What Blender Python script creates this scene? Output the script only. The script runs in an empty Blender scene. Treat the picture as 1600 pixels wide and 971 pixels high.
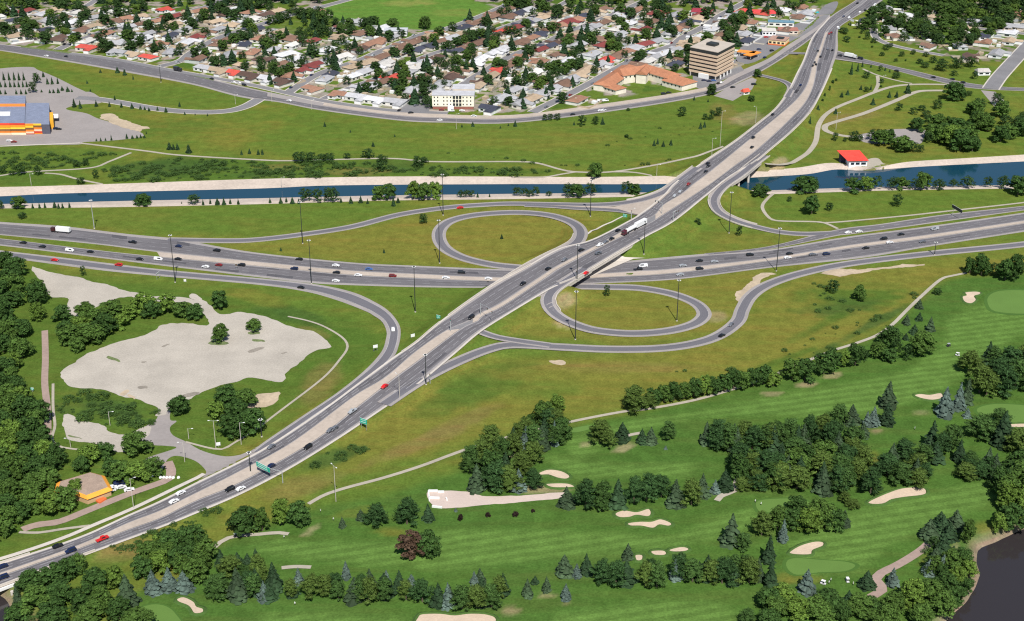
import bpy, math, random
import numpy as np
from mathutils import Vector, Matrix
from mathutils.geometry import delaunay_2d_cdt
random.seed(7); rng = np.random.default_rng(7)
S = bpy.context.scene
COL = S.collection

# ------------------------------------------------------------------ camera, sky, sun, exposure
F = 2220.0; CAMH = 357.0; PITCH = math.radians(25.0)
cam_d = bpy.data.cameras.new("camera"); cam = bpy.data.objects.new("camera", cam_d); COL.objects.link(cam)
cam.location = (0, 0, CAMH); cam.rotation_euler = (math.radians(90) - PITCH, 0, 0)
cam_d.sensor_width = 36; cam_d.lens = 36 * F / 1600; cam_d.clip_start = 5; cam_d.clip_end = 30000
S.camera = cam
SUN_EL = math.radians(52); SUN_AZ = math.radians(170)      # azimuth of the sun, clockwise from +Y: behind the camera, a little to the right
W = bpy.data.worlds.new("World"); S.world = W; W.use_nodes = True
wn = W.node_tree.nodes; sky = wn.new("ShaderNodeTexSky"); sky.sky_type = 'NISHITA'; sky.sun_disc = False
sky.sun_elevation = SUN_EL; sky.sun_rotation = SUN_AZ; sky.altitude = 1000; sky.air_density = 1.0; sky.dust_density = 0.6
W.node_tree.links.new(sky.outputs[0], wn["Background"].inputs[0]); wn["Background"].inputs[1].default_value = 0.088
sl = bpy.data.lights.new("sun", 'SUN'); sun = bpy.data.objects.new("sun", sl); COL.objects.link(sun)
sl.energy = 4.9; sl.angle = math.radians(0.5); sl.color = (1.0, 0.955, 0.89)
sd = Vector((math.sin(SUN_AZ) * math.cos(SUN_EL), math.cos(SUN_AZ) * math.cos(SUN_EL), math.sin(SUN_EL)))
sun.rotation_euler = sd.to_track_quat('Z', 'Y').to_euler(); sun.location = sd * 800
S.view_settings.view_transform = 'Standard'; S.view_settings.look = 'None'; S.view_settings.exposure = 0.12; S.view_settings.gamma = 1.0
S.render.engine = 'CYCLES'
S.cycles.max_bounces = 4; S.cycles.diffuse_bounces = 2; S.cycles.glossy_bounces = 2; S.cycles.transmission_bounces = 2
S.cycles.use_denoising = False; S.cycles.filter_width = 1.2; S.cycles.sample_clamp_indirect = 4

# ------------------------------------------------------------------ geometry of the view: a photo pixel <-> a point of the ground
SP, CP = math.sin(PITCH), math.cos(PITCH)
def un(px, py, z=0.0):
    px = np.asarray(px, float); py = np.asarray(py, float)
    u = px - 800; v = 485.5 - py
    dx, dy, dz = u, F * CP + v * SP, -F * SP + v * CP
    t = (z - CAMH) / dz
    return dx * t, dy * t
def proj(x, y, z=0.0):
    zz = z - CAMH
    d = y * CP - zz * SP; up = y * SP + zz * CP
    d = np.maximum(d, 1.0)
    return 800 + F * x / d, 485.5 - F * up / d
def ppm(py): return (F * SP + (py - 485.5) * CP) / CAMH       # photo pixels per metre at that row
def U(p, z=0.0):
    x, y = un(p[0], p[1], z); return (float(x), float(y))
def T(c, r, pts):                                            # coordinates measured on a four-times enlargement of the photo
    ox, oy = (c - 1) * 400, (0, 243, 486, 728)[r - 1]
    return [(ox + p[0] / 4, oy + p[1] / 4) + tuple(p[2:]) for p in pts]
def crs(P, k=6, closed=False):                               # Catmull-Rom through points of any dimension
    P = np.array(P, float); n = len(P)
    if n < 3 and not closed:
        t = np.linspace(0, 1, k + 1)[:, None]; return P[0] * (1 - t) + P[-1] * t
    out = []
    for i in range(n if closed else n - 1):
        g = (lambda j: P[j % n]) if closed else (lambda j: P[min(max(j, 0), n - 1)])
        a, b, c, d = g(i - 1), g(i), g(i + 1), g(i + 2)
        for s in np.arange(k) / k:
            out.append(.5 * (2 * b + (c - a) * s + (2 * a - 5 * b + 4 * c - d) * s * s + (3 * b - a - 3 * c + d) * s ** 3))
    if not closed: out.append(P[-1])
    return np.array(out)
def resamp(P, n):
    P = np.asarray(P, float); d = np.r_[0, np.cumsum(np.linalg.norm(np.diff(P[:, :2], axis=0), axis=1))]
    t = np.linspace(0, d[-1], n)
    return np.stack([np.interp(t, d, P[:, i]) for i in range(P.shape[1])], 1)
def plen(P): return float(np.linalg.norm(np.diff(np.asarray(P)[:, :2], axis=0), axis=1).sum())
def inpoly(x, y, poly):
    P = np.asarray(poly, float)[:, :2]; r = np.zeros(np.shape(x), bool); j = len(P) - 1
    for i in range(len(P)):
        xi, yi = P[i]; xj, yj = P[j]
        if yi != yj:
            c = ((yi > y) != (yj > y)) & (x < (xj - xi) * (y - yi) / (yj - yi) + xi); r ^= c
        j = i
    return r

# ------------------------------------------------------------------ materials
def mat(name, col, rough=0.85, var=0.12, scale=1.0, scale2=0.1, bump=0.0, spec=0.25, objcol=False, island=0.0, attr=None, streak=0.0, metal=0.0, coords='Object'):
    m = bpy.data.materials.new(name); m.use_nodes = True; nt = m.node_tree; N = nt.nodes; L = nt.links
    b = N["Principled BSDF"]; b.inputs["Roughness"].default_value = rough; b.inputs["Specular IOR Level"].default_value = spec; b.inputs["Metallic"].default_value = metal
    if objcol:
        oi = N.new("ShaderNodeObjectInfo"); base = oi.outputs["Color"]
    elif attr:
        at = N.new("ShaderNodeAttribute"); at.attribute_name = attr; base = at.outputs["Color"]
    else:
        rg = N.new("ShaderNodeRGB"); rg.outputs[0].default_value = (*col, 1); base = rg.outputs[0]
    tc = N.new("ShaderNodeTexCoord")
    def noise(sc, det=4, src=None):
        t = N.new("ShaderNodeTexNoise"); t.inputs["Scale"].default_value = sc; t.inputs["Detail"].default_value = det; t.inputs["Roughness"].default_value = .6
        L.new(src or tc.outputs[coords], t.inputs["Vector"]); return t.outputs["Fac"]
    def mul(base, fac, amt):
        mr = N.new("ShaderNodeMapRange"); mr.inputs[1].default_value = .3; mr.inputs[2].default_value = .7
        mr.inputs[3].default_value = 1 - amt; mr.inputs[4].default_value = 1 + amt; L.new(fac, mr.inputs[0])
        vm = N.new("ShaderNodeVectorMath"); vm.operation = 'SCALE'; L.new(base, vm.inputs[0]); L.new(mr.outputs[0], vm.inputs["Scale"]); return vm.outputs[0]
    f1 = noise(scale)
    if var: base = mul(base, f1, var); base = mul(base, noise(scale2, 3), var)
    if streak:
        mp = N.new("ShaderNodeMapping"); mp.inputs["Scale"].default_value = (0.015, 1.0, 1); L.new(tc.outputs["UV"], mp.inputs[0])
        base = mul(base, noise(1.6, 3, mp.outputs[0]), streak)
    if island:
        ge = N.new("ShaderNodeNewGeometry"); mr = N.new("ShaderNodeMapRange"); mr.inputs[3].default_value = 1 - island; mr.inputs[4].default_value = 1 + island
        L.new(ge.outputs["Random Per Island"], mr.inputs[0]); vm = N.new("ShaderNodeVectorMath"); vm.operation = 'SCALE'
        L.new(base, vm.inputs[0]); L.new(mr.outputs[0], vm.inputs["Scale"]); base = vm.outputs[0]
    L.new(base, b.inputs["Base Color"])
    if bump:
        bp = N.new("ShaderNodeBump"); bp.inputs["Strength"].default_value = bump; bp.inputs["Distance"].default_value = .3; L.new(f1, bp.inputs["Height"]); L.new(bp.outputs[0], b.inputs["Normal"])
    return m
M = {}
M['asphalt'] = mat('asphalt', (.148, .140, .147), .9, .09, 1.0, .03, streak=.36)
M['asphalt_ramp'] = mat('ramp asphalt', (.150, .145, .160), .9, .07, 1.2, .03, streak=.12)
M['shoulder'] = mat('pale shoulder', (.33, .30, .285), .9, .08, .8, .04, streak=.10)
M['lot'] = mat('lot pavement', (.31, .28, .265), .92, .07, .5, .05)
M['street'] = mat('street', (.21, .205, .21), .9, .10, .6, .05)
M['median'] = mat('median concrete', (.46, .39, .325), .9, .10, .5, .05)
M['concrete'] = mat('concrete', (.56, .51, .45), .9, .07, .6, .05)
M['path'] = mat('path', (.40, .36, .29), .92, .08, .5, .05)
M['pinkpath'] = mat('pinkish path', (.35, .26, .22), .92, .10, .5, .05)
M['gravel'] = mat('gravel', (.44, .40, .34), .95, .12, 1.1, .045, bump=.6)
M['pinkgravel'] = mat('pink gravel', (.56, .46, .40), .95, .06, .8, .06)
M['canalbank'] = mat('canal bank', (.52, .44, .37), .92, .12, .5, .04)
M['sand'] = mat('bunker sand', (.58, .455, .34), .95, .09, 1.0, .1, bump=.2)
M['dirt'] = mat('bare dirt', (.46, .37, .26), .95, .14, .5, .1)
M['green'] = mat('putting green turf', (.112, .205, .042), .9, .06, 2.0, .06)
M['rim'] = mat('bunker lip turf', (.06, .12, .025), .95, .15, 1.5, .2)
M['tee'] = mat('green collar turf', (.062, .135, .022), .9, .06, 2.0, .06)
M['paint'] = mat('road paint', (.46, .46, .47), .7, .12, .8, .1)
M['steel'] = mat('galvanised steel', (.42, .44, .44), .5, .05, metal=.2)
M['darksteel'] = mat('dark steel', (.035, .04, .04), .55, .05)
M['white'] = mat('white paint', (.80, .80, .78), .6, .05)
M['signgreen'] = mat('guide sign green', (.02, .42, .30), .45, .03)
M['glass'] = mat('dark window glass', (.02, .025, .03), .12, .0, spec=.6)
M['rubber'] = mat('tyre rubber', (.02, .02, .02), .9, .0)
M['paintobj'] = mat('vehicle paint', (1, 1, 1), .3, .0, spec=.5, objcol=True)
M['wall'] = mat('house wall', (1, 1, 1), .8, .06, .4, .1, objcol=True)
M['roof'] = mat('house roof', (1, 1, 1), .85, .13, 1.2, .25, objcol=True)
M['patch'] = mat('asphalt patch', (.098, .094, .102), .9, .1, 1.0, .1)
M['stain'] = mat('damp gravel stain', (.27, .24, .20), .95, .15, 1.0, .2)
M['weeds'] = mat('weeds', (.14, .18, .07), .95, .3, 1.5, .4)
M['bark'] = mat('bark', (.12, .095, .07), .95, .2, 3, 1)
M['leaf'] = mat('leaves', (1, 1, 1), .62, .28, .22, .5, objcol=True, island=.38, spec=.06)
M['needle'] = mat('needles', (1, 1, 1), .62, .22, .3, .6, objcol=True, island=.34, spec=.06)
M['skin'] = mat('skin', (.45, .28, .2), .7, .0)
M['cloth'] = mat('cloth', (1, 1, 1), .9, .0, objcol=True)

def water(name, col):
    m = bpy.data.materials.new(name); m.use_nodes = True; nt = m.node_tree; N = nt.nodes; L = nt.links; b = N["Principled BSDF"]
    b.inputs["Roughness"].default_value = .08; b.inputs["Base Color"].default_value = (*col, 1); b.inputs["Specular IOR Level"].default_value = .5
    t = N.new("ShaderNodeTexNoise"); t.inputs["Scale"].default_value = .5; t.inputs["Detail"].default_value = 5; tc = N.new("ShaderNodeTexCoord"); L.new(tc.outputs["Object"], t.inputs[0])
    bp = N.new("ShaderNodeBump"); bp.inputs["Strength"].default_value = .12; bp.inputs["Distance"].default_value = .2; L.new(t.outputs[0], bp.inputs["Height"]); L.new(bp.outputs[0], b.inputs["Normal"])
    return m
M['canalwater'] = water('canal water', (.008, .048, .080)); M['riverwater'] = water('river water', (.034, .029, .030))

# ------------------------------------------------------------------ object helpers
def link(o, parent=None):
    COL.objects.link(o)
    if parent: o.parent = parent
    return o
def mesh_np(name, V, Fq):
    me = bpy.data.meshes.new(name); me.from_pydata([tuple(map(float, v)) for v in V], [], [tuple(int(i) for i in f) for f in Fq]); me.update(); return me
def obj(name, me, m=None, parent=None):
    o = bpy.data.objects.new(name, me)
    if m is not None and me is not None and len(me.materials) == 0: me.materials.append(M[m] if isinstance(m, str) else m)
    return link(o, parent)
def empty(name, loc, rz=0.0):
    o = bpy.data.objects.new(name, None); o.location = loc; o.rotation_euler = (0, 0, rz); o.empty_display_size = .5; return link(o)
def tag(o, label=None, cat=None, group=None, kind=None):
    if label: o["label"] = label
    if cat: o["category"] = cat
    if group: o["group"] = group
    if kind: o["kind"] = kind
    return o
class MB:
    def __init__(s): s.v = []; s.f = []
    def quad(s, *p):
        n = len(s.v); s.v += [tuple(q) for q in p]; s.f.append(tuple(range(n, n + len(p)))); return s
    def box(s, x0, x1, y0, y1, z0, z1):
        n = len(s.v); s.v += [(x0, y0, z0), (x1, y0, z0), (x1, y1, z0), (x0, y1, z0), (x0, y0, z1), (x1, y0, z1), (x1, y1, z1), (x0, y1, z1)]
        s.f += [(n, n+3, n+2, n+1), (n+4, n+5, n+6, n+7), (n, n+1, n+5, n+4), (n+1, n+2, n+6, n+5), (n+2, n+3, n+7, n+6), (n+3, n, n+4, n+7)]; return s
    def tube(s, a, b, r0, r1=None, k=7):
        r1 = r0 if r1 is None else r1; a = Vector(a); b = Vector(b); d = (b - a).normalized()
        e = d.orthogonal().normalized(); g = d.cross(e); n = len(s.v)
        for (c, r) in ((a, r0), (b, r1)):
            for i in range(k):
                t = 2 * math.pi * i / k; s.v.append(tuple(c + (e * math.cos(t) + g * math.sin(t)) * r))
        for i in range(k): j = (i + 1) % k; s.f.append((n + i, n + j, n + k + j, n + k + i))
        s.f.append(tuple(range(n + k - 1, n - 1, -1))); s.f.append(tuple(range(n + k, n + 2 * k))); return s
    def prism(s, poly, z0, z1):
        n = len(s.v); k = len(poly); a = sum(poly[i][0] * poly[(i+1) % k][1] - poly[(i+1) % k][0] * poly[i][1] for i in range(k))
        if a < 0: poly = poly[::-1]
        s.v += [(p[0], p[1], z0) for p in poly] + [(p[0], p[1], z1) for p in poly]
        s.f.append(tuple(range(n + k - 1, n - 1, -1))); s.f.append(tuple(range(n + k, n + 2 * k)))
        for i in range(k): j = (i + 1) % k; s.f.append((n + i, n + j, n + k + j, n + k + i))
        return s
    def profile(s, pts, w0, w1fun):                          # side profile (x,z) extruded across y, width by height
        n = len(s.v); k = len(pts)
        for sg in (-1, 1): s.v += [(x, sg * w1fun(z), z) for x, z in pts]
        s.f.append(tuple(range(n, n + k))); s.f.append(tuple(range(n + 2 * k - 1, n + k - 1, -1)))
        for i in range(k): j = (i + 1) % k; s.f.append((n + j, n + i, n + k + i, n + k + j))
        return s
    def me(s, name):
        m = bpy.data.meshes.new(name); m.from_pydata(s.v, [], s.f); m.update(); return m
    def build(s, name, m, parent=None): return obj(name, s.me(name), m, parent)
# ------------------------------------------------------------------ roads: centre lines and edges
DC = [(-140,950,1.5),(-60,921,1.5),(0,899,1.5),(125,856,1.2),(250,806,1.0),(375,749,1.0),(500,670,1.6),(600,600,2.6),(690,535,4.0),(770,475,5.6),(850,428,6.5),(960,362,7.0),
      (1050,302,6.6),(1130,255,6.5),(1190,212,5.6),(1237,160,4.2),(1262,120,3.2),(1285,70,2.6),(1312,35,2.2),(1362,-15,2.0),(1400,-45,2.0)]
def W3(pts, k=6):
    P = np.array([(*U(p[:2], p[2] if len(p) > 2 else 0), p[2] if len(p) > 2 else 0.0) for p in pts]); return crs(P, k)
DCW = resamp(W3(DC), 400)
def zmain(p):
    z = 4.0
    for _ in range(6):
        x, y = U(p, z); i = np.argmin((DCW[:, 0] - x) ** 2 + (DCW[:, 1] - y) ** 2); z = float(DCW[i, 2])
    return z
def edge_main(pts, k=5): return crs(np.array([(*U(p, zmain(p)), zmain(p)) for p in pts]), k)
EA = [(-140,925),(-60,900),(0,881),(122,841),(200,806),(250,784),(305,756),(375,722),(414,701),(470,665),(520,630),(560,600),(611,562),(650,535),(687,504),(763,450),(818,420),(874,389),(925,375),(986,344),
      (1000,335),(1018,322),(1040,303),(1053,288),(1084,264),(1112,245),(1147,222),(1187,191),(1212,170),(1232,142),(1246,114),(1256,94),(1269,60),(1287,38),(1302,23),(1338,0),(1375,-30)]
EB = [(-140,943),(-60,918),(0,896.5),(122,853),(200,818),(250,799),(305,772),(375,737),(460,690),(552,621),(603,590),(650,550),(698,517),(735,501),(751,490),(784,474),(850,430),(872,416),(942,379),(1003,346),
      (1024,336),(1038,320),(1066,303.5),(1086,287),(1112,267.5),(1168,221.5),(1222,177),(1249,152),(1263,130),(1271,100),(1281,77),(1292,47),(1306,33),(1320,23),(1350,0),(1388,-30)]
EC = [(-140,950),(-60,926),(0,901),(122,858),(200,828),(250,810),(305,783),(375,754),(489,690),(557,637),(617,590),(650,566),(719,514.5),(746,502),(753,494),(786,478),(852,434),(874,419),(944,382.5),(1012,350),
      (1035,336),(1105,291),(1149,258),(1180,236),(1222,198),(1254,165),(1268,140),(1274,115),(1276,100),(1284,77),(1294,49),(1308,35),(1322,25),(1352,2),(1391,-28)]
ED = [(-140,970),(-60,940),(0,917),(122,871),(250,824),(305,802),(375,772),(450,733),(522,689),(585,647),(650,602),(708,554),(744,523),(775,502),(845,459.5),(868,447),(905,431.5),(977,388.6),(1010,369),
      (1052,346),(1100,308),(1140,276),(1180,253),(1205,233),(1240,203),(1266,175),(1282,147),(1294,121),(1303,98),(1309,77),(1309,52),(1315,40),(1348,20),(1380,0),(1412,-30)]
NU = [(-90,339),(0,347),(100,354),(200,366),(275,373),(312,380),(400,395),(550,410.5),(650,415.5),(757,420),(812,421),(880,418),(940,412.5),(990,407),(1100,397),(1200,390.5),(1325,370),(1450,354),(1600,332.5),(1690,319)]
NL = [(-90,360),(0,367.5),(150,382),(245,394),(400,410),(550,424),(650,429),(760,434),(850,434),(950,428),(1000,424.5),(1050,421.5),(1200,404.5),(1325,384.5),(1450,368),(1600,345.8),(1690,332)]
SU = [(-90,366),(0,373),(150,391),(250,401.5),(400,415.5),(550,429.5),(650,434.5),(760,439),(850,439),(950,433),(1050,427),(1200,407.8),(1325,388),(1450,372),(1600,349),(1690,336)]
SLo = [(-90,377),(0,384),(150,402.5),(250,415),(300,421),(400,433),(490,443),(550,446),(650,449),(762,450),(860,448.5),(912,444),(1050,437.5),(1200,419),(1350,403),(1450,386),(1600,362.5),(1690,349)]
COLU = [(1100,396.4),(1200,385.5),(1307,359),(1375,350.5),(1475,335.5),(1600,322),(1690,311)]
COLL = [(1110,398.5),(1200,390),(1307,369),(1325,367),(1450,350),(1600,329),(1690,317)]
R1L = [(392,707),(414,690),(470,652),(526,614.5),(571,578),(596,550),(603,530),(604,518),(597,503),(583,493),(570,486),(525,469),(475,455.5),(400,445),(250,431.8),(150,421.8),(0,401.8),(-90,391)]
R1R = [(410,706),(450,680),(500,645),(560,604),(611,563),(623,540),(626,516),(620,501),(607,486),(587,473),(550,456.5),(490,444),(400,434.5),(250,421),(100,403),(0,391.5),(-90,381)]
R1ZL = [1.1,1.1,1.4,1.9,2.0,1.6,1.2,.9,.5,.3] + [0] * 8
AVU = [(-90,57),(0,68.8),(100,81),(250,105),(400,140),(507,160),(600,172.5),(680,178.5),(800,180),(925,165),(1100,137.5),(1150,114),(1200,92),(1232,70),(1278,42),(1296,26)]
AVL = [(-90,66),(0,79.5),(100,96),(200,113.8),(300,132.5),(375,152),(435,160),(500,172.5),(625,188.8),(700,192),(800,192.5),(950,175),(1100,150),(1160,127),(1200,106),(1245,77),(1285,48),(1298,34)]
EAU = [(1288,80),(1306,82),(1350,94),(1425,110),(1500,127.5),(1550,134.5),(1600,137.5),(1690,140)]
EAL = [(1284,97),(1300,96),(1350,101),(1375,104),(1425,117.5),(1475,130),(1525,138.8),(1600,142.5),(1690,146)]
ramps = {
 'ramp_northwest': ([(262,375),(350,376.5),(400,375),(470,367),(550,354.5),(625,335.5),(700,324.5),(760,320),(800,318.5,.3),(860,319.5,1.2),(920,320.5,2.4),(960,319,3.6),(990,315,4.6),(1015,309,5.6),(1040,299,6.2),(1062,283,6.5),(1090,262,6.6)], 8.5),
 'ramp_to_signals': ([(820,321,.6),(860,322.5,1.2),(900,325.5,2),(950,328,3.3),(980,331,4.5),(1005,336,5.8),(1024,344,6.7)], 6.5),
 'ramp_canal_bridge': ([(1195,243,5.9),(1178,256,6.4),(1157,273,6.4),(1131,291,6),(1118,306,5),(1115.5,318,4),(1124,332,3),(1149,345,1.5),(1180,354.5,.6),(1220,363),(1260,366),(1312,364)], 8.0),
 'ramp_southeast': ([(1690,368),(1600,382),(1450,397),(1325,412.5),(1250,428),(1200,445),(1173,463),(1160,484),(1152,503),(1122,525),(1081,538),(1025,545),(950,546),(875,542.5,.3),(800,539,1.2),(760,547,2),(715,565,2.8),(672,586,2.9),(640,605,2.6),(600,632,2.4)], 9.0),
 'ramp_to_overpass': ([(860,540,.5),(800,531.5,1.4),(770,525.5,2.8),(745,516,4.4)], 6.5),
 'loop_ramp_south': ([(850,449.5),(905,448),(950,448.8),(1000,450.5),(1050,459.5),(1085,473),(1099,486),(1098,497),(1080,508.5),(1040,518),(985,521.5),(930,516.5,.3),(895,506,1),(871,493.5,2.5),(858,479,4),(856.5,465,5.3),(866,452,6.1),(885,439,6.5),(915,420,6.7)], 9.0),
 'loop_ramp_north': ([(880,424),(812,418.5),(765,413.3),(720,402),(693,386),(685.5,366),(696,350),(722,340),(765,334),(815,332.5),(860,337,.8),(893,347.5,2),(907,361,3.3),(903,377,4.5),(885,389,5.5),(860,401,6.1),(825,420,6.3),(770,455,5.6)], 9.5),
 'ramp_office': ([(1180,116),(1200,120.5,.5),(1225,127.5,2),(1236,137,3.4),(1230,152,4.1)], 7.0),
 'link_road': ([(1225,83),(1245,83.5,.8),(1262,84,2.2)], 8.0),
}
streets = {   # name suffix: points, width
 'store_ramp': ([(405,155),(385,166),(360,173),(325,175.5),(280,174),(235,169),(190,161),(150,155),(120,153)], 10),
 'frontage_street': ([(108,84),(150,89),(200,97),(250,107),(300,116),(345,124),(400,134.5),(450,146),(500,157),(560,166.5),(620,173.5),(700,177)], 7),
 'suburb_street': ([(90,78),(112,68),(140,57),(175,45),(237,32),(275,22),(330,8),(360,-10)], 9),
 'suburb_street_2': ([(250,104),(283,95),(300,82),(345,58),(400,41),(440,28),(487,15),(550,-2),(600,-20)], 9),
 'suburb_street_3': ([(448,147),(462,137),(500,115),(560,95),(595,80),(665,52),(690,48),(750,26),(800,4),(840,-20)], 9),
 'suburb_street_4': ([(832,176),(882,151),(917,133),(962,108),(1005,87),(1050,71),(1068,58),(1100,42),(1130,22),(1180,-4),(1210,-20)], 9),
 'suburb_street_5': ([(700,150),(730,128),(770,104),(800,87),(850,68),(882,53),(962,21),(1010,0),(1050,-20)], 9),
 'suburb_street_6': ([(-60,52),(0,45),(60,34),(130,12),(170,-15)], 8),
 'suburb_street_7': ([(505,155),(540,140),(600,118),(660,90),(720,70),(775,47),(850,20),(890,0),(920,-20)], 7),
 'hill_street': ([(1365,45),(1368,58),(1385,68),(1420,77),(1475,87)], 6),
 'east_road': ([(1548,139),(1560,122),(1575,105),(1600,78),(1640,35),(1680,0)], 13),
 'far_street': ([(1505,42),(1560,48),(1640,58)], 7),
}
paths = {
 'north_path': ([(-60,285),(0,275),(45,269),(140,263),(170,253),(195,243),(205,239)], 2.6, 'path'),
 'bluff_path': ([(125,224),(225,236),(282,243),(400,250),(460,251.5),(605,248),(675,253),(800,253),(838,255),(875,265),(900,269),(955,269),(1025,258),(1095,243),(1130,230)], 2.8, 'path'),
 'canal_path': ([(800,279),(850,278),(875,273),(900,269)], 2.4, 'path'),
 'canal_path_2': ([(955,269),(1000,271),(1072,275)], 2.4, 'path'),
 'canal_path_3': ([(70,271),(95,273),(120,280),(160,289)], 2.4, 'path'),
 'park_path': ([(1195,269),(1225,259),(1254,245),(1266,235),(1275,220),(1280,195),(1300,172.5),(1340,155),(1387.5,137.5),(1425,132.5),(1480,132.5)], 4.2, 'path'),
 'park_path_2': ([(1475,142),(1455,142),(1432,144),(1400,157.5),(1350,177.5),(1300,192.5),(1289,198),(1293,206),(1320,213),(1350,214)], 5.0, 'path'),
 'park_path_3': ([(1348,108),(1370,117.5),(1400,126),(1425,131)], 2.6, 'path'),
 'park_path_4': ([(1371,119),(1372,132),(1366,145)], 3.2, 'path'),
 'riverside_path': ([(1212,300),(1198,312),(1191,324),(1200,339),(1215,345.5),(1275,347),(1292,350),(1309,358)], 2.4, 'path'),
 'riverside_path_2': ([(1275,347),(1302,348),(1412,338),(1480,330.5),(1600,317),(1680,306)], 2.2, 'path'),
 'golf_boundary_path': ([(1510,427),(1490,431),(1470,437),(1440,463),(1417,485),(1395,507),(1372,523.5),(1337,537),(1302,548),(1267,562),(1200,590),(1100,622),(1015,639),(972,644),(885,661),(800,682),(725,704),(660,728),(600,747),(540,763),(507,774),(482,788)], 2.2, 'path'),
 'lot_path': ([(290,691),(342,703),(365,693),(400,671),(440,641),(505,591),(532,561),(543,543),(535,528),(507,511),(482,502),(450,495)], 1.4, 'path'),
 'drain_channel': ([(918,365),(935,357),(955,348),(975,338.5)], 1.5, 'concrete'),
 'footbridge_path': ([(70,517),(71,560),(70,600),(74,640),(75,700)], 3.6, 'pinkpath'),
 'woods_path': ([(83,600),(83,638),(86,666),(81,686),(92,698),(122,703)], 1.4, 'path'),
 'cabin_path': ([(35,828),(60,820),(92,816),(140,797),(200,773),(245,757),(262,750),(268,738),(262,722)], 4.6, 'pinkpath'),
 'cabin_path_2': ([(30,832),(60,833),(100,827),(140,822)], 1.8, 'path'),
 'sidewalk': ([(-90,899),(0,875),(87,846),(154,818),(200,799),(242,779),(305,749),(319,741)], 2.4, 'concrete'),
 'sidewalk_2': ([(-60,230),(0,229),(125,224)], 2.0, 'concrete'),
 'cart_path': ([(1459,842),(1440,860),(1405,882),(1380,894),(1369,903),(1373,912),(1381,920),(1372,927),(1360,934)], 4.0, 'pinkpath'),
 'cart_path_2': ([(1120,783),(1130,773),(1147,768),(1152,750),(1165,740)], 3.0, 'path'),
 'cart_path_3': ([(335,856),(350,844),(370,838),(400,836),(432,833),(451,835)], 2.4, 'path'),
 'cart_path_4': ([(440,888),(462,886),(486,887)], 2.4, 'path'),
 'cart_path_5': ([(978,682),(990,679),(1003,677)], 2.4, 'path'),
}
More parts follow.
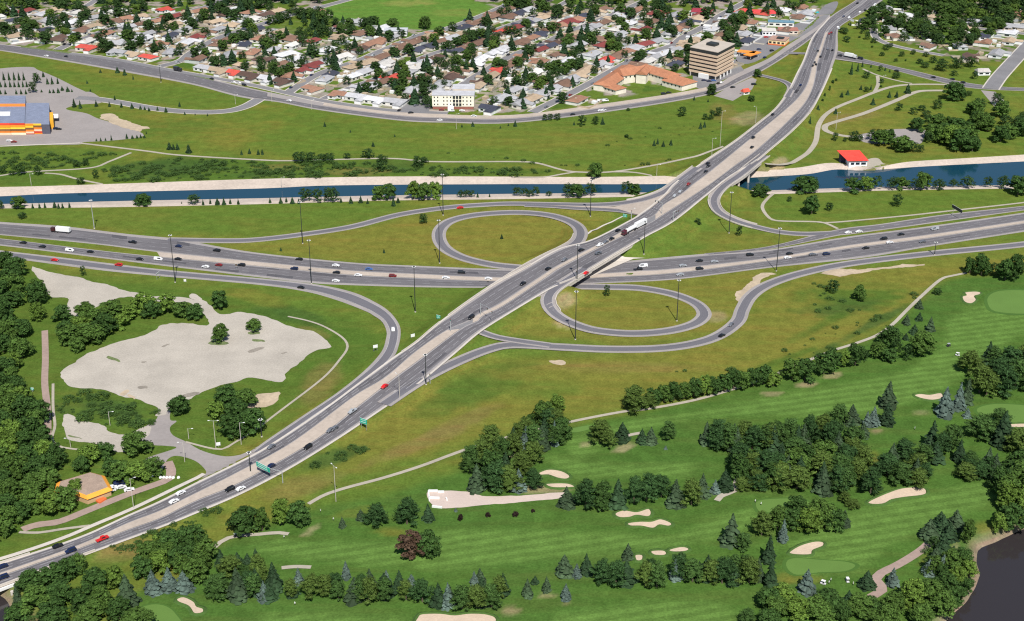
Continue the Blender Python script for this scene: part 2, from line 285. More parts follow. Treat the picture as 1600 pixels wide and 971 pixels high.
# bigger paved and bare areas (photo outlines)
C2 = lambda pts: [(200 + x / 5.712, 640 + y / 5.712) for x, y in pts]
areas = [
 ('access_road', C2([(275,-40),(375,-40),(375,90),(435,105),(375,160),(400,230),(520,290),(640,360),(780,405),(900,420),(1040,392),(1200,310),(1240,330),(700,660),(560,690),(640,630),(690,580),(690,540),(600,460),(440,415),(350,450),(300,560),(270,560),(180,470),(180,430),(430,345),(330,325),(200,310),(70,210),(160,150),(260,80)]), 'lot', 0.05),
 ('gravel_lot', T(1,3,[(385,410),(400,370),(560,260),(690,210),(900,150),(1030,85),(1180,80),(1290,92),(1300,60),(1255,-30),(1180,-90),(1230,-110),(1330,-10),(1400,25),(1500,8),(1598,22),(1650,35),(1800,90),(1960,140),(2040,180),(2075,230),(1980,245),(1890,310),(1800,380),(1765,445),(1670,435),(1598,425),(1510,430),(1340,480),(1230,520),(1180,560),(1090,540),(1060,590),(1055,650),(960,660),(990,620),(970,595),(860,550),(760,530),(620,490),(500,480),(430,460)]), 'gravel', 0.09),
 ('gravel_strip', T(1,2,[(200,690),(260,715),(340,730),(560,780),(850,860),(1010,880),(1180,895),(1290,950),(1340,985),(1280,1000),(1200,930),(1000,915),(820,885),(720,900),(640,930),(540,990),(430,1010),(420,900),(330,880),(270,800)]), 'gravel', 0.07),
 ('lower_lot', T(1,3,[(400,650),(480,665),(490,690),(540,690),(650,720),(655,745),(720,765),(800,780),(860,740),(940,720),(900,800),(780,880),(700,865),(650,830),(540,820),(405,790)]), 'gravel', 0.06),
 ('store_lot', T(1,1,[(-200,590),(0,598),(170,600),(330,605),(420,600),(560,575),(640,640),(500,655),(420,675),(430,690),(540,710),(620,745),(780,790),(900,850),(700,880),(520,890),(480,905),(0,910),(-200,915)]), 'lot', 0.05),
 ('car_park', T(1,1,[(-200,470),(0,430),(190,420),(240,440),(340,480),(470,545),(560,590),(500,600),(330,606),(0,600),(-200,590)]), 'lot', 0.06),
 ('golf_service_road', T(2,4,[(1075,160),(1140,160),(1320,160),(1370,172),(1430,190),(1598,188),(1910,170),(1960,185),(1900,205),(1780,215),(1598,232),(1400,250),(1240,265),(1130,266),(1085,225)]), 'pinkgravel', 0.05),
 ('apartment_parking', T(2,1,[(880,640),(940,600),(1060,570),(1100,620),(1080,700),(1000,715),(920,700)]), 'street', 0.05),
 ('office_forecourt', T(3,1,[(1130,470),(1400,370),(1420,400),(1450,440),(1280,520),(1180,560),(1130,540)]), 'street', 0.05),
 ('viewpoint_lot', T(3,1,[(1260,600),(1330,560),(1500,485),(1530,500),(1500,560),(1380,632)]), 'lot', 0.05),
 ('strip_parking', [(1165,62),(1180,52),(1215,45),(1265,30),(1290,8),(1310,5),(1285,40),(1240,62),(1180,97),(1150,95)], 'street', 0.05),
 ('boathouse_yard', T(4,2,[(560,50),(640,20),(690,20),(720,50),(760,75),(600,90),(500,85),(490,40)]) , 'path', 0.05),
 ('park_pavement', T(4,1,[(560,850),(640,830),(800,808),(985,815),(975,860),(950,900),(860,890),(720,900),(600,890)]), 'lot', 0.05),
 ('park_pavement_2', T(4,1,[(1330,565),(1420,575),(1510,665),(1415,668)]), 'lot', 0.05),
 ('ramp_gore', [(960,323.5,3.4),(905,322.5,2.1),(850,321,1),(905,323.8,2.1),(965,327,3.8),(984,333,4.8),(998,336.5,6.2),(1014,328,6.7),(1032,314,6.7),(1050,298,6.6),(1030,308,6.1),(1005,316,5.2)], 'median', 0.2),
 ('abutment_apron', [(977,389.5),(1009,404),(990,405.5),(945,414),(915,421),(935,400),(962,388)], 'concrete', 0.22),
 ('bare_patch', T(2,3,[(-50,600),(20,520),(70,510),(150,505),(130,560),(80,590),(50,600)]), 'dirt', 0.05),
 ('bare_patch_2', T(4,2,[(300,735),(400,710),(560,712),(720,695),(980,683),(900,700),(700,715),(560,735),(480,755),(400,752),(340,745)]), 'dirt', 0.05),
 ('bare_patch_3', T(3,2,[(1400,860),(1500,780),(1560,740),(1598,735),(1660,740),(1598,765),(1500,850),(1460,930),(1420,925)]), 'dirt', 0.05),
 ('bare_patch_4', T(3,3,[(215,312),(290,302),(335,320),(320,340),(280,338)]), 'dirt', 0.05),
 ('bare_patch_5', T(1,1,[(640,720),(700,715),(800,760),(930,800),(910,810),(870,830),(780,800),(660,760)]), 'dirt', 0.08),
]
bunkers = [T(3,3,[(-40,900),(0,888),(60,895),(110,880),(155,888),(150,910),(100,925),(0,922)]),
 T(3,4,[(170,45),(230,25),(310,35),(360,65),(340,85),(290,80),(230,60),(180,60)]), T(3,4,[(215,115),(300,110),(360,115),(390,135),(300,140),(240,135)]),
 T(3,4,[(645,300),(700,280),(780,290),(850,270),(870,295),(850,320),(780,312),(730,325),(670,325)]), T(3,4,[(725,360),(800,350),(870,350),(930,335),(995,360),(980,380),(920,372),(880,393),(810,380),(740,378)]),
 T(3,4,[(770,560),(815,560),(812,590),(780,595)]), T(3,4,[(870,535),(940,530),(965,545),(950,562),(890,560)]), T(3,4,[(985,525),(1060,508),(1105,520),(1080,538),(1000,540)]),
 T(4,4,[(630,225),(750,170),(850,140),(960,138),(990,160),(970,185),(850,200),(770,215),(720,240),(650,243)]), T(4,4,[(135,540),(200,500),(290,475),(345,480),(340,505),(280,530),(270,555),(220,560),(150,555)]),
 T(1,4,[(1105,835),(1150,822),(1210,850),(1230,880),(1270,895),(1265,920),(1215,925),(1180,880),(1120,855)]), T(2,4,[(1010,950),(1040,928),(1150,925),(1240,935),(1330,925),(1430,928),(1495,950),(1470,985),(1200,1000),(1010,990)]),
 T(4,3,[(915,530),(950,520),(1010,525),(1080,515),(1090,545),(1030,560),(960,550)]), T(4,3,[(1490,712),(1598,705),(1660,715),(1598,730),(1510,728)]),
 T(4,2,[(1215,885),(1240,875),(1232,858),(1290,852),(1328,858),(1320,872),(1290,882),(1300,905),(1270,928),(1230,918)])]
BUNKLAB = ['small bean-shaped bunker at the foot of the pine clump', 'upper of two bunkers by the cart barn road', 'lower sandy bunker just above the gravel service road', 'upper of the twin wavy bunkers mid fairway', 'lower of the twin wavy bunkers mid fairway',
 'small bunker half hidden behind spruce tops', 'oval bunker left of another oval bunker', 'oval bunker right of another oval bunker', 'long slanting bunker on the fairway beside the river', 'pale bunker above the putting green near the river', 'slanting bunker next to the green in the corner by the wood',
 'broad bunker cut by the lower edge of the photo', 'bunker partly behind the two large blue spruces', 'narrow bunker below the round putting green at the frame edge', 'knobbly bunker near the top of the course']
greens = [T(4,3,[(1310,610),(1400,585),(1520,585),(1640,600),(1700,650),(1598,700),(1450,690),(1330,650)]), T(4,2,[(1380,880),(1450,848),(1598,845),(1700,860),(1720,960),(1598,990),(1420,975),(1375,930)]),
 T(4,4,[(120,595),(180,578),(340,590),(480,600),(545,625),(480,660),(320,667),(180,682),(120,640)]), T(4,4,[(-60,220),(130,205),(250,225),(262,262),(180,298),(0,292),(-60,280)]),
 T(1,4,[(860,905),(950,868),(1040,880),(1100,930),(1120,1000),(850,1000)]), T(3,3,[(350,745),(450,720),(520,715),(500,735),(400,760)])]
# terrain samples of raised roads
def edges_to_samples(L_, R_, n):
    L_ = resamp(L_, n); R_ = resamp(R_, n); c = (L_ + R_) / 2
    return np.c_[c, np.linalg.norm((L_ - R_)[:, :2], axis=1) / 2]
A3, B3, C3, D3 = (edge_main(e) for e in (EA, EB, EC, ED))
flat = lambda pts: W3([(p[0], p[1], 0) for p in pts], 5)
NU3, NL3, SU3, SL3, CU3, CL3, AU3, AL3, EU3, EL3 = map(flat, (NU, NL, SU, SLo, COLU, COLL, AVU, AVL, EAU, EAL))
EU3[:, 2] = np.interp(np.arange(len(EU3)), [0, 6, 14], [2.4, 2.0, 0]); EL3[:, 2] = np.interp(np.arange(len(EL3)), [0, 6, 14], [2.6, 2.0, 0])
_n = 10
AU3[-_n:, 2] = np.linspace(0, 2.2, _n); AL3[-_n:, 2] = np.linspace(0, 2.2, _n)
R1L3 = W3([(p[0], p[1], z) for p, z in zip(R1L, R1ZL)], 5); R1R3 = W3([(p[0], p[1], z) for p, z in zip(R1R, [1.1,1.2,1.6,2.0,2.0,1.5,.9,.5,.3,.2]+[0]*7)], 5)
samples = {'main': edges_to_samples(A3, D3, 420), 'ramp1': edges_to_samples(R1L3, R1R3, 200), 'nc': edges_to_samples(NU3, NL3, 300), 'sc': edges_to_samples(SU3, SL3, 300), 'col': edges_to_samples(CU3, CL3, 120), 'av': edges_to_samples(AU3, AL3, 300), 'ea': edges_to_samples(EU3, EL3, 80)}
RW = {}
for k_, (pts, w) in ramps.items():
    c = W3(pts, 6); c = resamp(c, max(20, int(plen(c) / 3))); RW[k_] = (c, w); samples[k_] = np.c_[c, np.full(len(c), w / 2)]
RAISED = np.concatenate([v for v in samples.values()]); RAISED = RAISED[RAISED[:, 2] > .05]
ROADS = np.concatenate(list(samples.values()))
FWAY = np.concatenate([samples['nc'], samples['sc'], samples['col']])
# canal
CN = {'nt': [(-120,294),(0,294),(175,289),(400,281.5),(600,277.5),(800,277.5),(925,278),(1067,275.5),(1150,269.5),(1200,267),(1250,263),(1300,256),(1350,262),(1375,261),(1420,254),(1500,249),(1600,243),(1700,236)],
      'nw': [(-120,310),(0,307.5),(100,303),(400,295.5),(525,290.5),(800,288.5),(1050,288),(1150,280),(1200,276.8),(1262,273),(1307,265.5),(1350,266.8),(1450,260.5),(1600,253),(1700,247)],
      'sw': [(-120,321),(0,319),(200,314),(400,310),(575,306),(800,303),(1037,300.5),(1150,297),(1200,297.5),(1312,294),(1400,291.8),(1600,289),(1700,287)],
      'st': [(-120,325),(0,323),(200,320),(400,315.8),(600,310.5),(800,308),(1037,304),(1150,301),(1200,301),(1312,297.5),(1400,295),(1600,292),(1700,290)]}
ZW = -2.2
CT = {k: crs(np.array([(*U(p, 0 if k[1] == 't' else ZW), 0.06 if k[1] == 't' else ZW) for p in v]), 5) for k, v in CN.items()}
canal_poly = np.r_[CT['nt'][:, :2], CT['st'][::-1, :2]]
river1 = [(1700,370 * 0 + 800),(1600,826),(1582,831),(1570,840),(1521,859),(1527,883),(1532,900),(1525,915),(1512,938),(1487,958),(1477,971),(1455,1010),(1440,1060),(1800,1060)]
river2 = [(-220,860),(-120,905),(-20,922),(6,932),(15,945),(25,958),(41,971),(60,1000),(75,1060),(-260,1060)]
ZR = -3.5
rv1 = [U(p, ZR) for p in river1]; rv2 = [U(p, ZR) for p in river2]

# ------------------------------------------------------------------ terrain grid
ST = 2.5
gx = np.arange(-760, 760 + ST, ST); gy = np.arange(370, 1800 + ST, ST)
GX, GY = np.meshgrid(gx, gy, indexing='ij')
H = np.zeros_like(GX)
def dist_field(sam, reach, slope, pad, fn):
    """for every grid vertex near a road sample, combine heights"""
    for x, y, z, hw in sam:
        R_ = hw + pad + reach
        i0 = max(0, int((x - R_ - gx[0]) / ST)); i1 = min(len(gx), int((x + R_ - gx[0]) / ST) + 2)
        j0 = max(0, int((y - R_ - gy[0]) / ST)); j1 = min(len(gy), int((y + R_ - gy[0]) / ST) + 2)
        if i1 <= i0 or j1 <= j0: continue
        d = np.hypot(GX[i0:i1, j0:j1] - x, GY[i0:i1, j0:j1] - y)
        fn(i0, i1, j0, j1, d, z, hw)
def raise_(i0, i1, j0, j1, d, z, hw):
    h = z - .3 - np.maximum(0, d - hw - 1.5) * .42
    H[i0:i1, j0:j1] = np.maximum(H[i0:i1, j0:j1], h)
dist_field(RAISED, 18, .5, 1.5, raise_)
LOWR = np.concatenate(list(samples.values())); LOWR = LOWR[LOWR[:, 2] <= .35]
LIM0 = np.full_like(H, 99.0)
def low_(i0, i1, j0, j1, d, z, hw):
    LIM0[i0:i1, j0:j1] = np.minimum(LIM0[i0:i1, j0:j1], np.where(d < hw + 7, np.maximum(0, d - hw - 2.2) * .7, 99))
dist_field(LOWR, 7, 0, 0, low_); H = np.minimum(H, LIM0)
LIM = np.full_like(H, 99.0)
def clamp_(i0, i1, j0, j1, d, z, hw):
    LIM[i0:i1, j0:j1] = np.minimum(LIM[i0:i1, j0:j1], np.where(d < hw + 14, np.maximum(0, d - hw - 2.0) * .8, 99))
dist_field(FWAY, 14, .8, 0, clamp_)
H = np.minimum(H, LIM)
# keep raised ground below every road surface it meets
CAP = np.full_like(H, 99.0)
def cap_(i0, i1, j0, j1, d, z, hw):
    CAP[i0:i1, j0:j1] = np.minimum(CAP[i0:i1, j0:j1], np.where(d < hw + 1.0, z - .25 if z > .05 else 99, 99))
dist_field(RAISED, 2, 0, 0, cap_)
H = np.minimum(H, np.maximum(CAP, -9))
def blur(m, k):
    for _ in range(k):
        m = (np.roll(m, 1, 0) + np.roll(m, -1, 0) + m * 2) / 4; m = (np.roll(m, 1, 1) + np.roll(m, -1, 1) + m * 2) / 4
    return m
m1 = inpoly(GX, GY, canal_poly); m2 = inpoly(GX, GY, rv1) | inpoly(GX, GY, rv2)
rb = blur(m2.astype(float), 3)
H = np.where(m1, -4.5, H)
H = H * (1 - np.minimum(1, rb * 3)) - 6.5 * rb
def hgt(x, y):
    x = np.asarray(x, float); y = np.asarray(y, float)
    fx = np.clip((x - gx[0]) / ST, 0, len(gx) - 1.001); fy = np.clip((y - gy[0]) / ST, 0, len(gy) - 1.001)
    i = fx.astype(int); j = fy.astype(int); a = fx - i; b = fy - j
    return H[i, j] * (1 - a) * (1 - b) + H[i + 1, j] * a * (1 - b) + H[i, j + 1] * (1 - a) * b + H[i + 1, j + 1] * a * b
def surf(x, y):
    x = np.atleast_1d(np.asarray(x, float)); y = np.atleast_1d(np.asarray(y, float)); z = hgt(x, y)
    for c in range(0, len(x), 400):
        d = np.hypot(x[c:c+400, None] - ROADS[None, :, 0], y[c:c+400, None] - ROADS[None, :, 1]) - ROADS[None, :, 3]
        zz = np.where(d < .5, ROADS[None, :, 2] + .1, -99).max(1); z[c:c+400] = np.maximum(z[c:c+400], zz)
    return z
def place(pts, under=False):
    """photo pixels -> world points on whatever surface the line of sight meets first"""
    P = np.array([(p[0], p[1]) for p in pts], float); n = len(P); done = np.zeros(n, bool); out = np.zeros((n, 3))
    for z in ([0.0] if under else np.arange(8.0, -4.6, -.2)):
        x, y = un(P[:, 0], P[:, 1], z); idx = np.where(~done)[0]
        if len(idx) == 0: break
        s = surf(x[idx], y[idx]); hit = idx[s >= z - .05]
        out[hit] = np.c_[x[hit], y[hit], surf(x[hit], y[hit])]; done[hit] = True
    x, y = un(P[:, 0], P[:, 1], 0.0); out[~done] = np.c_[x, y, np.zeros(n)][~done]
    return out

# colour of the ground cover, painted on the terrain vertices
def vnoise(sc, seed):
    r = np.random.default_rng(seed); g = r.random((int(1600 / sc) + 4, int(1600 / sc) + 4)); fx = (GX - gx[0]) / sc; fy = (GY - gy[0]) / sc
    i = fx.astype(int); j = fy.astype(int); a = fx - i; b = fy - j; a = a * a * (3 - 2 * a); b = b * b * (3 - 2 * b)
    return g[i, j] * (1 - a) * (1 - b) + g[i + 1, j] * a * (1 - b) + g[i, j + 1] * (1 - a) * b + g[i + 1, j + 1] * a * b
n1 = vnoise(70, 1) * .5 + vnoise(28, 2) * .3 + vnoise(9, 3) * .2; n2 = vnoise(45, 4) * .5 + vnoise(14, 5) * .3 + vnoise(5, 6) * .2; n3 = vnoise(16, 8) * .5 + vnoise(6, 9) * .5
PX, PY = proj(GX, GY, H)
DRY = np.array([.168, .168, .032]); GRASS = np.array([.100, .158, .026]); LUSH = np.array([.068, .130, .022]); WEED = np.array([.052, .100, .024]); GOLF = np.array([.068, .138, .026]); FAIR = np.array([.104, .188, .040]); BROWN = np.array([.195, .155, .052]); TAN = np.array([.36, .29, .17]); ROUGH = np.array([.052, .115, .024])
t = np.clip((n1 * .7 + n3 * .3 - .38) * 3.2, 0, 1)[..., None]; KC = GRASS * (1 - t) + (DRY * .75 + GRASS * .25) * t
def paint(poly, c, k=2, amt=1.0, nz=None, rag=0):
    global KC
    q = inpoly(PX + (n3 - .5) * rag, PY + (n2 - .5) * rag * .5, poly).astype(float); q = blur(q, k) * amt
    if nz is not None: q = q * np.clip((nz - .35) * 4, 0, 1)
    KC = KC * (1 - q[..., None]) + np.array(c) * q[..., None]
def patch(x, y, rx, ry, c, amt=.8, rot=0.0, nz=None):
    global KC
    dx, dy = PX - x, PY - y; ca, sa = math.cos(rot), math.sin(rot); u = (dx * ca + dy * sa) / rx; v = (-dx * sa + dy * ca) / ry
    q = np.clip(1.5 - (u * u + v * v) - (n2 - .5) * 2.4 - (n3 - .5) * 1.2, 0, 1) * amt
    KC = KC * (1 - q[..., None]) + np.array(c) * q[..., None]
DRYZ = [[(340,385),(470,372),(600,350),(690,330),(900,325),(960,330),(905,420),(650,415),(550,410),(400,393)], [(700,340),(900,340),(900,400),(700,400)],
        [(860,445),(1210,420),(1130,520),(950,535),(860,530),(780,520)], [(720,560),(950,555),(1130,530),(1210,455),(1300,425),(1690,395),(1690,410),(1480,430),(1400,490),(1300,540),(1150,590),(980,615),(900,650),(730,690),(560,740),(480,730),(650,610)]]
for d in DRYZ: paint(d, DRY, 4, .75, rag=14)
for p in ([(-90,328),(420,322),(620,318),(600,345),(400,368),(200,362),(-90,340)], [(60,408),(300,438),(470,462),(560,490),(590,520),(560,580),(420,690),(340,700),(300,690),(440,640),(520,580),(540,545),(480,500),(330,455)],
          [(520,450),(690,452),(750,455),(700,500),(640,540),(630,505),(590,470)], [(1110,240),(1200,185),(1230,140),(1100,150),(900,180),(700,200),(420,200),(420,240),(900,260)], [(-90,170),(200,172),(230,215),(120,220),(-90,228)],
          [(1180,300),(1600,300),(1690,300),(1690,312),(1400,336),(1200,340)], [(-60,82),(300,140),(385,165),(200,160),(100,120),(-60,100)]): paint(p, GRASS * .9 + LUSH * .1, 5, .7, rag=20)
for p in ([(-90,420),(60,420),(340,460),(560,500),(600,540),(300,740),(330,760),(-90,900)],): paint(p, LUSH * .85 + GRASS * .15, 6, .85, rag=20)
paint([(-90,225),(200,235),(180,262),(-90,285)], GRASS * .6 + LUSH * .4, 4, .8, rag=15); paint([(160,262),(270,245),(420,250),(640,255),(880,268),(800,277),(400,280),(180,287)], LUSH, 4, .85, rag=18)
paint([(-90,262),(120,275),(140,290),(-90,294)], LUSH, 3, .8, rag=10)
GOLFP = [(1520,432),(1470,440),(1417,488),(1372,527),(1302,551),(1200,592),(1100,624),(985,648),(885,668),(760,712),(690,745),(600,775),(500,790),(410,822),(340,850),(300,900),(190,930),(180,975),(180,1080),(1500,1080),(1550,860),(1720,800),(1720,420)]
paint(GOLFP, GOLF, 2, 1.0, rag=4)
tt = inpoly(PX, PY, GOLFP)
q = (blur(tt.astype(float), 2) * np.clip((n1 - .42) * 3, 0, 1) * .35)[..., None]; KC = KC * (1 - q) + ROUGH * q
FW = [[(880,686),(1000,655),(1100,642),(1200,622),(1300,604),(1420,580),(1475,540),(1480,500),(1560,465),(1720,440),(1720,480),(1600,520),(1500,590),(1430,628),(1300,655),(1200,648),(1080,652),(1000,672),(900,722)],
      [(600,850),(700,828),(860,828),(940,834),(1050,838),(1100,818),(1180,790),(1240,775),(1280,785),(1260,805),(1130,838),(1060,852),(860,874),(700,890),(560,882),(450,870),(380,862),(430,845)],
      [(860,962),(1000,942),(1120,938),(1160,958),(1100,1000),(860,1000)], [(1230,850),(1330,800),(1450,772),(1560,748),(1565,780),(1450,822),(1390,850),(1350,890),(1240,902)], [(330,1000),(420,958),(640,962),(660,1000)], [(840,712),(960,728),(1090,722),(1080,745),(900,745)]]
for p in FW: paint(p, FAIR, 1, .95)
FAIRMASK = np.zeros_like(H)
for p in FW: FAIRMASK = np.maximum(FAIRMASK, blur(inpoly(PX, PY, p).astype(float), 1))
for a in [(1310,468,80,26,LUSH,.85,-.1),(1300,480,60,14,WEED,.6,-.1),(1270,515,60,8,LUSH,.8,-.45),(1330,525,80,7,WEED,.85,-.5),(1230,560,60,5,LUSH,.7,-.35),(530,712,55,12,WEED,.8,-.35),(760,600,70,22,LUSH,.7,-.3),(700,625,50,16,LUSH,.5,-.4),(850,605,60,16,GRASS,.7,0),
          (170,640,70,16,WEED,.85,.1),(100,640,22,12,WEED,.8,0),(460,700,40,14,WEED,.55,0),(470,495,40,10,WEED,.6,.3),(420,490,30,8,WEED,.5,.2),(300,258,60,10,WEED,.7,.05),(420,273,50,5,WEED,.7,0),(240,265,50,12,WEED,.7,0),(600,262,50,10,WEED,.5,0),
          (640,700,90,10,BROWN,.6,-.35),(720,660,60,8,BROWN,.5,-.4),(240,800,18,10,BROWN,.4,0),(190,860,40,16,BROWN,.7,-.2),(170,885,30,14,LUSH,.4,-.3),(470,760,60,14,BROWN,.45,-.3),(500,600,40,20,BROWN,.55,-.8),(490,520,20,6,BROWN,.4,.3),
          (1320,185,40,8,BROWN,.5,-.2),(1350,180,30,7,BROWN,.5,0),(1130,175,25,14,BROWN,.5,.3),(1170,185,25,10,TAN,.4,0),(980,575,110,9,BROWN,.35,0),(560,268,50,6,BROWN,.45,0),(440,262,40,5,BROWN,.4,0),(400,465,40,10,DRY,.5,.2),(650,430,60,10,DRY,.3,0),
          (880,470,14,14,TAN,.55,.6),(880,505,14,6,TAN,.5,.3),(1120,495,16,8,TAN,.4,0),(1240,270,20,4,BROWN,.6,0),(1215,258,14,8,TAN,.7,-.6),(850,765,40,5,TAN,.5,0),(615,832,28,7,DRY,.7,.1),(485,830,14,4,TAN,.5,-.6),(800,955,16,7,TAN,.5,0),(855,930,14,5,TAN,.4,0),(885,945,12,4,TAN,.5,0),
          (975,700,14,5,TAN,.6,-.3),(915,695,10,5,TAN,.5,-.3),(1260,601,16,4,TAN,.6,-.1),(1302,587,14,4,TAN,.5,-.2),(1205,615,16,3,TAN,.5,0),(1370,674,14,5,TAN,.6,0),(1440,645,18,5,TAN,.3,0),(1365,720,12,18,DRY,.6,0),(1535,825,22,10,DRY,.6,0),(1490,870,8,24,TAN,.5,.2),(1260,905,30,7,DRY,.5,0),
          (1225,905,14,10,DRY,.5,0),(1450,870,20,5,DRY,.5,-.6),(690,300,30,6,GRASS,.5,0),(560,800,40,6,DRY,.3,-.2),(905,590,120,12,DRY,.5,.05),(1350,445,60,8,DRY,.6,0),(820,220,160,16,DRY,.45,0),(500,195,60,12,LUSH,.3,0),(330,130,90,14,DRY,.3,.1),(120,105,60,8,DRY,.4,.1),(270,200,60,12,LUSH,.5,0),(350,215,60,12,DRY,.4,0),(1080,615,80,4,DRY,.6,-.15)]:
    patch(*a)
# the built-up ground: lawns, drives and yards
SUB = [(-120,-60),(-120,60),(85,77),(170,90),(240,98),(290,108),(390,130),(445,143),(520,156),(600,168),(680,177),(830,177),(925,161),(1080,130),(1150,104),(1240,62),(1290,24),(1330,-60)]
SUBE = [(1345,45),(1380,-60),(1720,-60),(1720,70),(1580,98),(1480,92),(1400,62)]
FIELD = [(487,21),(520,8),(560,-2),(620,-10),(725,-2),(775,11),(690,46),(650,47),(600,42),(540,34)]
yard = np.where((n3 > .56)[..., None], np.array([.30, .27, .235]), np.where((n2 > .45)[..., None], GRASS, LUSH))
q = (blur(inpoly(PX, PY, SUB).astype(float), 1) * .9)[..., None]; KC = KC * (1 - q) + yard * q
q = (blur(inpoly(PX, PY, SUBE).astype(float), 1) * .9)[..., None]; KC = KC * (1 - q) + np.where((n3 > .62)[..., None], np.array([.2, .19, .14]), LUSH) * q
paint(FIELD, [.10, .20, .035], 1, 1.0); paint([(420,30),(485,22),(560,40),(560,52),(500,60),(440,50)], GRASS, 1, .9)
patch(640,5,40,5,[.24,.25,.07],.6); patch(720,20,45,6,[.17,.22,.05],.5)
bank = np.clip(-H / 3, 0, 1)[..., None]; KC = KC * (1 - bank) + np.array([.24, .19, .13]) * bank

sp = [0]
for s_ in (5, 10, 20, 40, 80, 160, 320, 640, 1280, 2560, 5120): sp.append(sp[-1] + s_)
fx_ = np.r_[gx[0] - np.array(sp[:0:-1]), gx, gx[-1] + np.array(sp[1:])]; fy_ = np.r_[gy[0] - np.array(sp[:0:-1]), gy, gy[-1] + np.array(sp[1:])]
k_ = len(sp) - 1
HH = np.pad(H, k_, mode='edge'); HH[:k_] *= 0 if False else 1
CC = np.pad(KC, ((k_, k_), (k_, k_), (0, 0)), mode='edge'); FM = np.pad(FAIRMASK, k_, mode='edge')
VX, VY = np.meshgrid(fx_, fy_, indexing='ij'); nx_, ny_ = VX.shape
me = bpy.data.meshes.new("ground"); nv = nx_ * ny_
me.vertices.add(nv); me.vertices.foreach_set("co", np.stack([VX, VY, HH], -1).astype(np.float32).ravel())
ii, jj = np.meshgrid(np.arange(nx_ - 1), np.arange(ny_ - 1), indexing='ij'); a0 = (ii * ny_ + jj).ravel()
fq = np.stack([a0, a0 + ny_, a0 + ny_ + 1, a0 + 1], 1).astype(np.int32); nf = len(fq)
me.loops.add(nf * 4); me.loops.foreach_set("vertex_index", fq.ravel()); me.polygons.add(nf)
me.polygons.foreach_set("loop_start", (np.arange(nf) * 4).astype(np.int32)); me.polygons.foreach_set("loop_total", np.full(nf, 4, np.int32)); me.polygons.foreach_set("use_smooth", np.ones(nf, bool))
me.update(calc_edges=True)
ca_ = me.color_attributes.new("cover", 'FLOAT_COLOR', 'POINT'); ca_.data.foreach_set("color", np.concatenate([CC, np.ones((*CC.shape[:2], 1))], -1).astype(np.float32).ravel())
fa_ = me.attributes.new("mown", 'FLOAT', 'POINT'); fa_.data.foreach_set("value", FM.astype(np.float32).ravel())
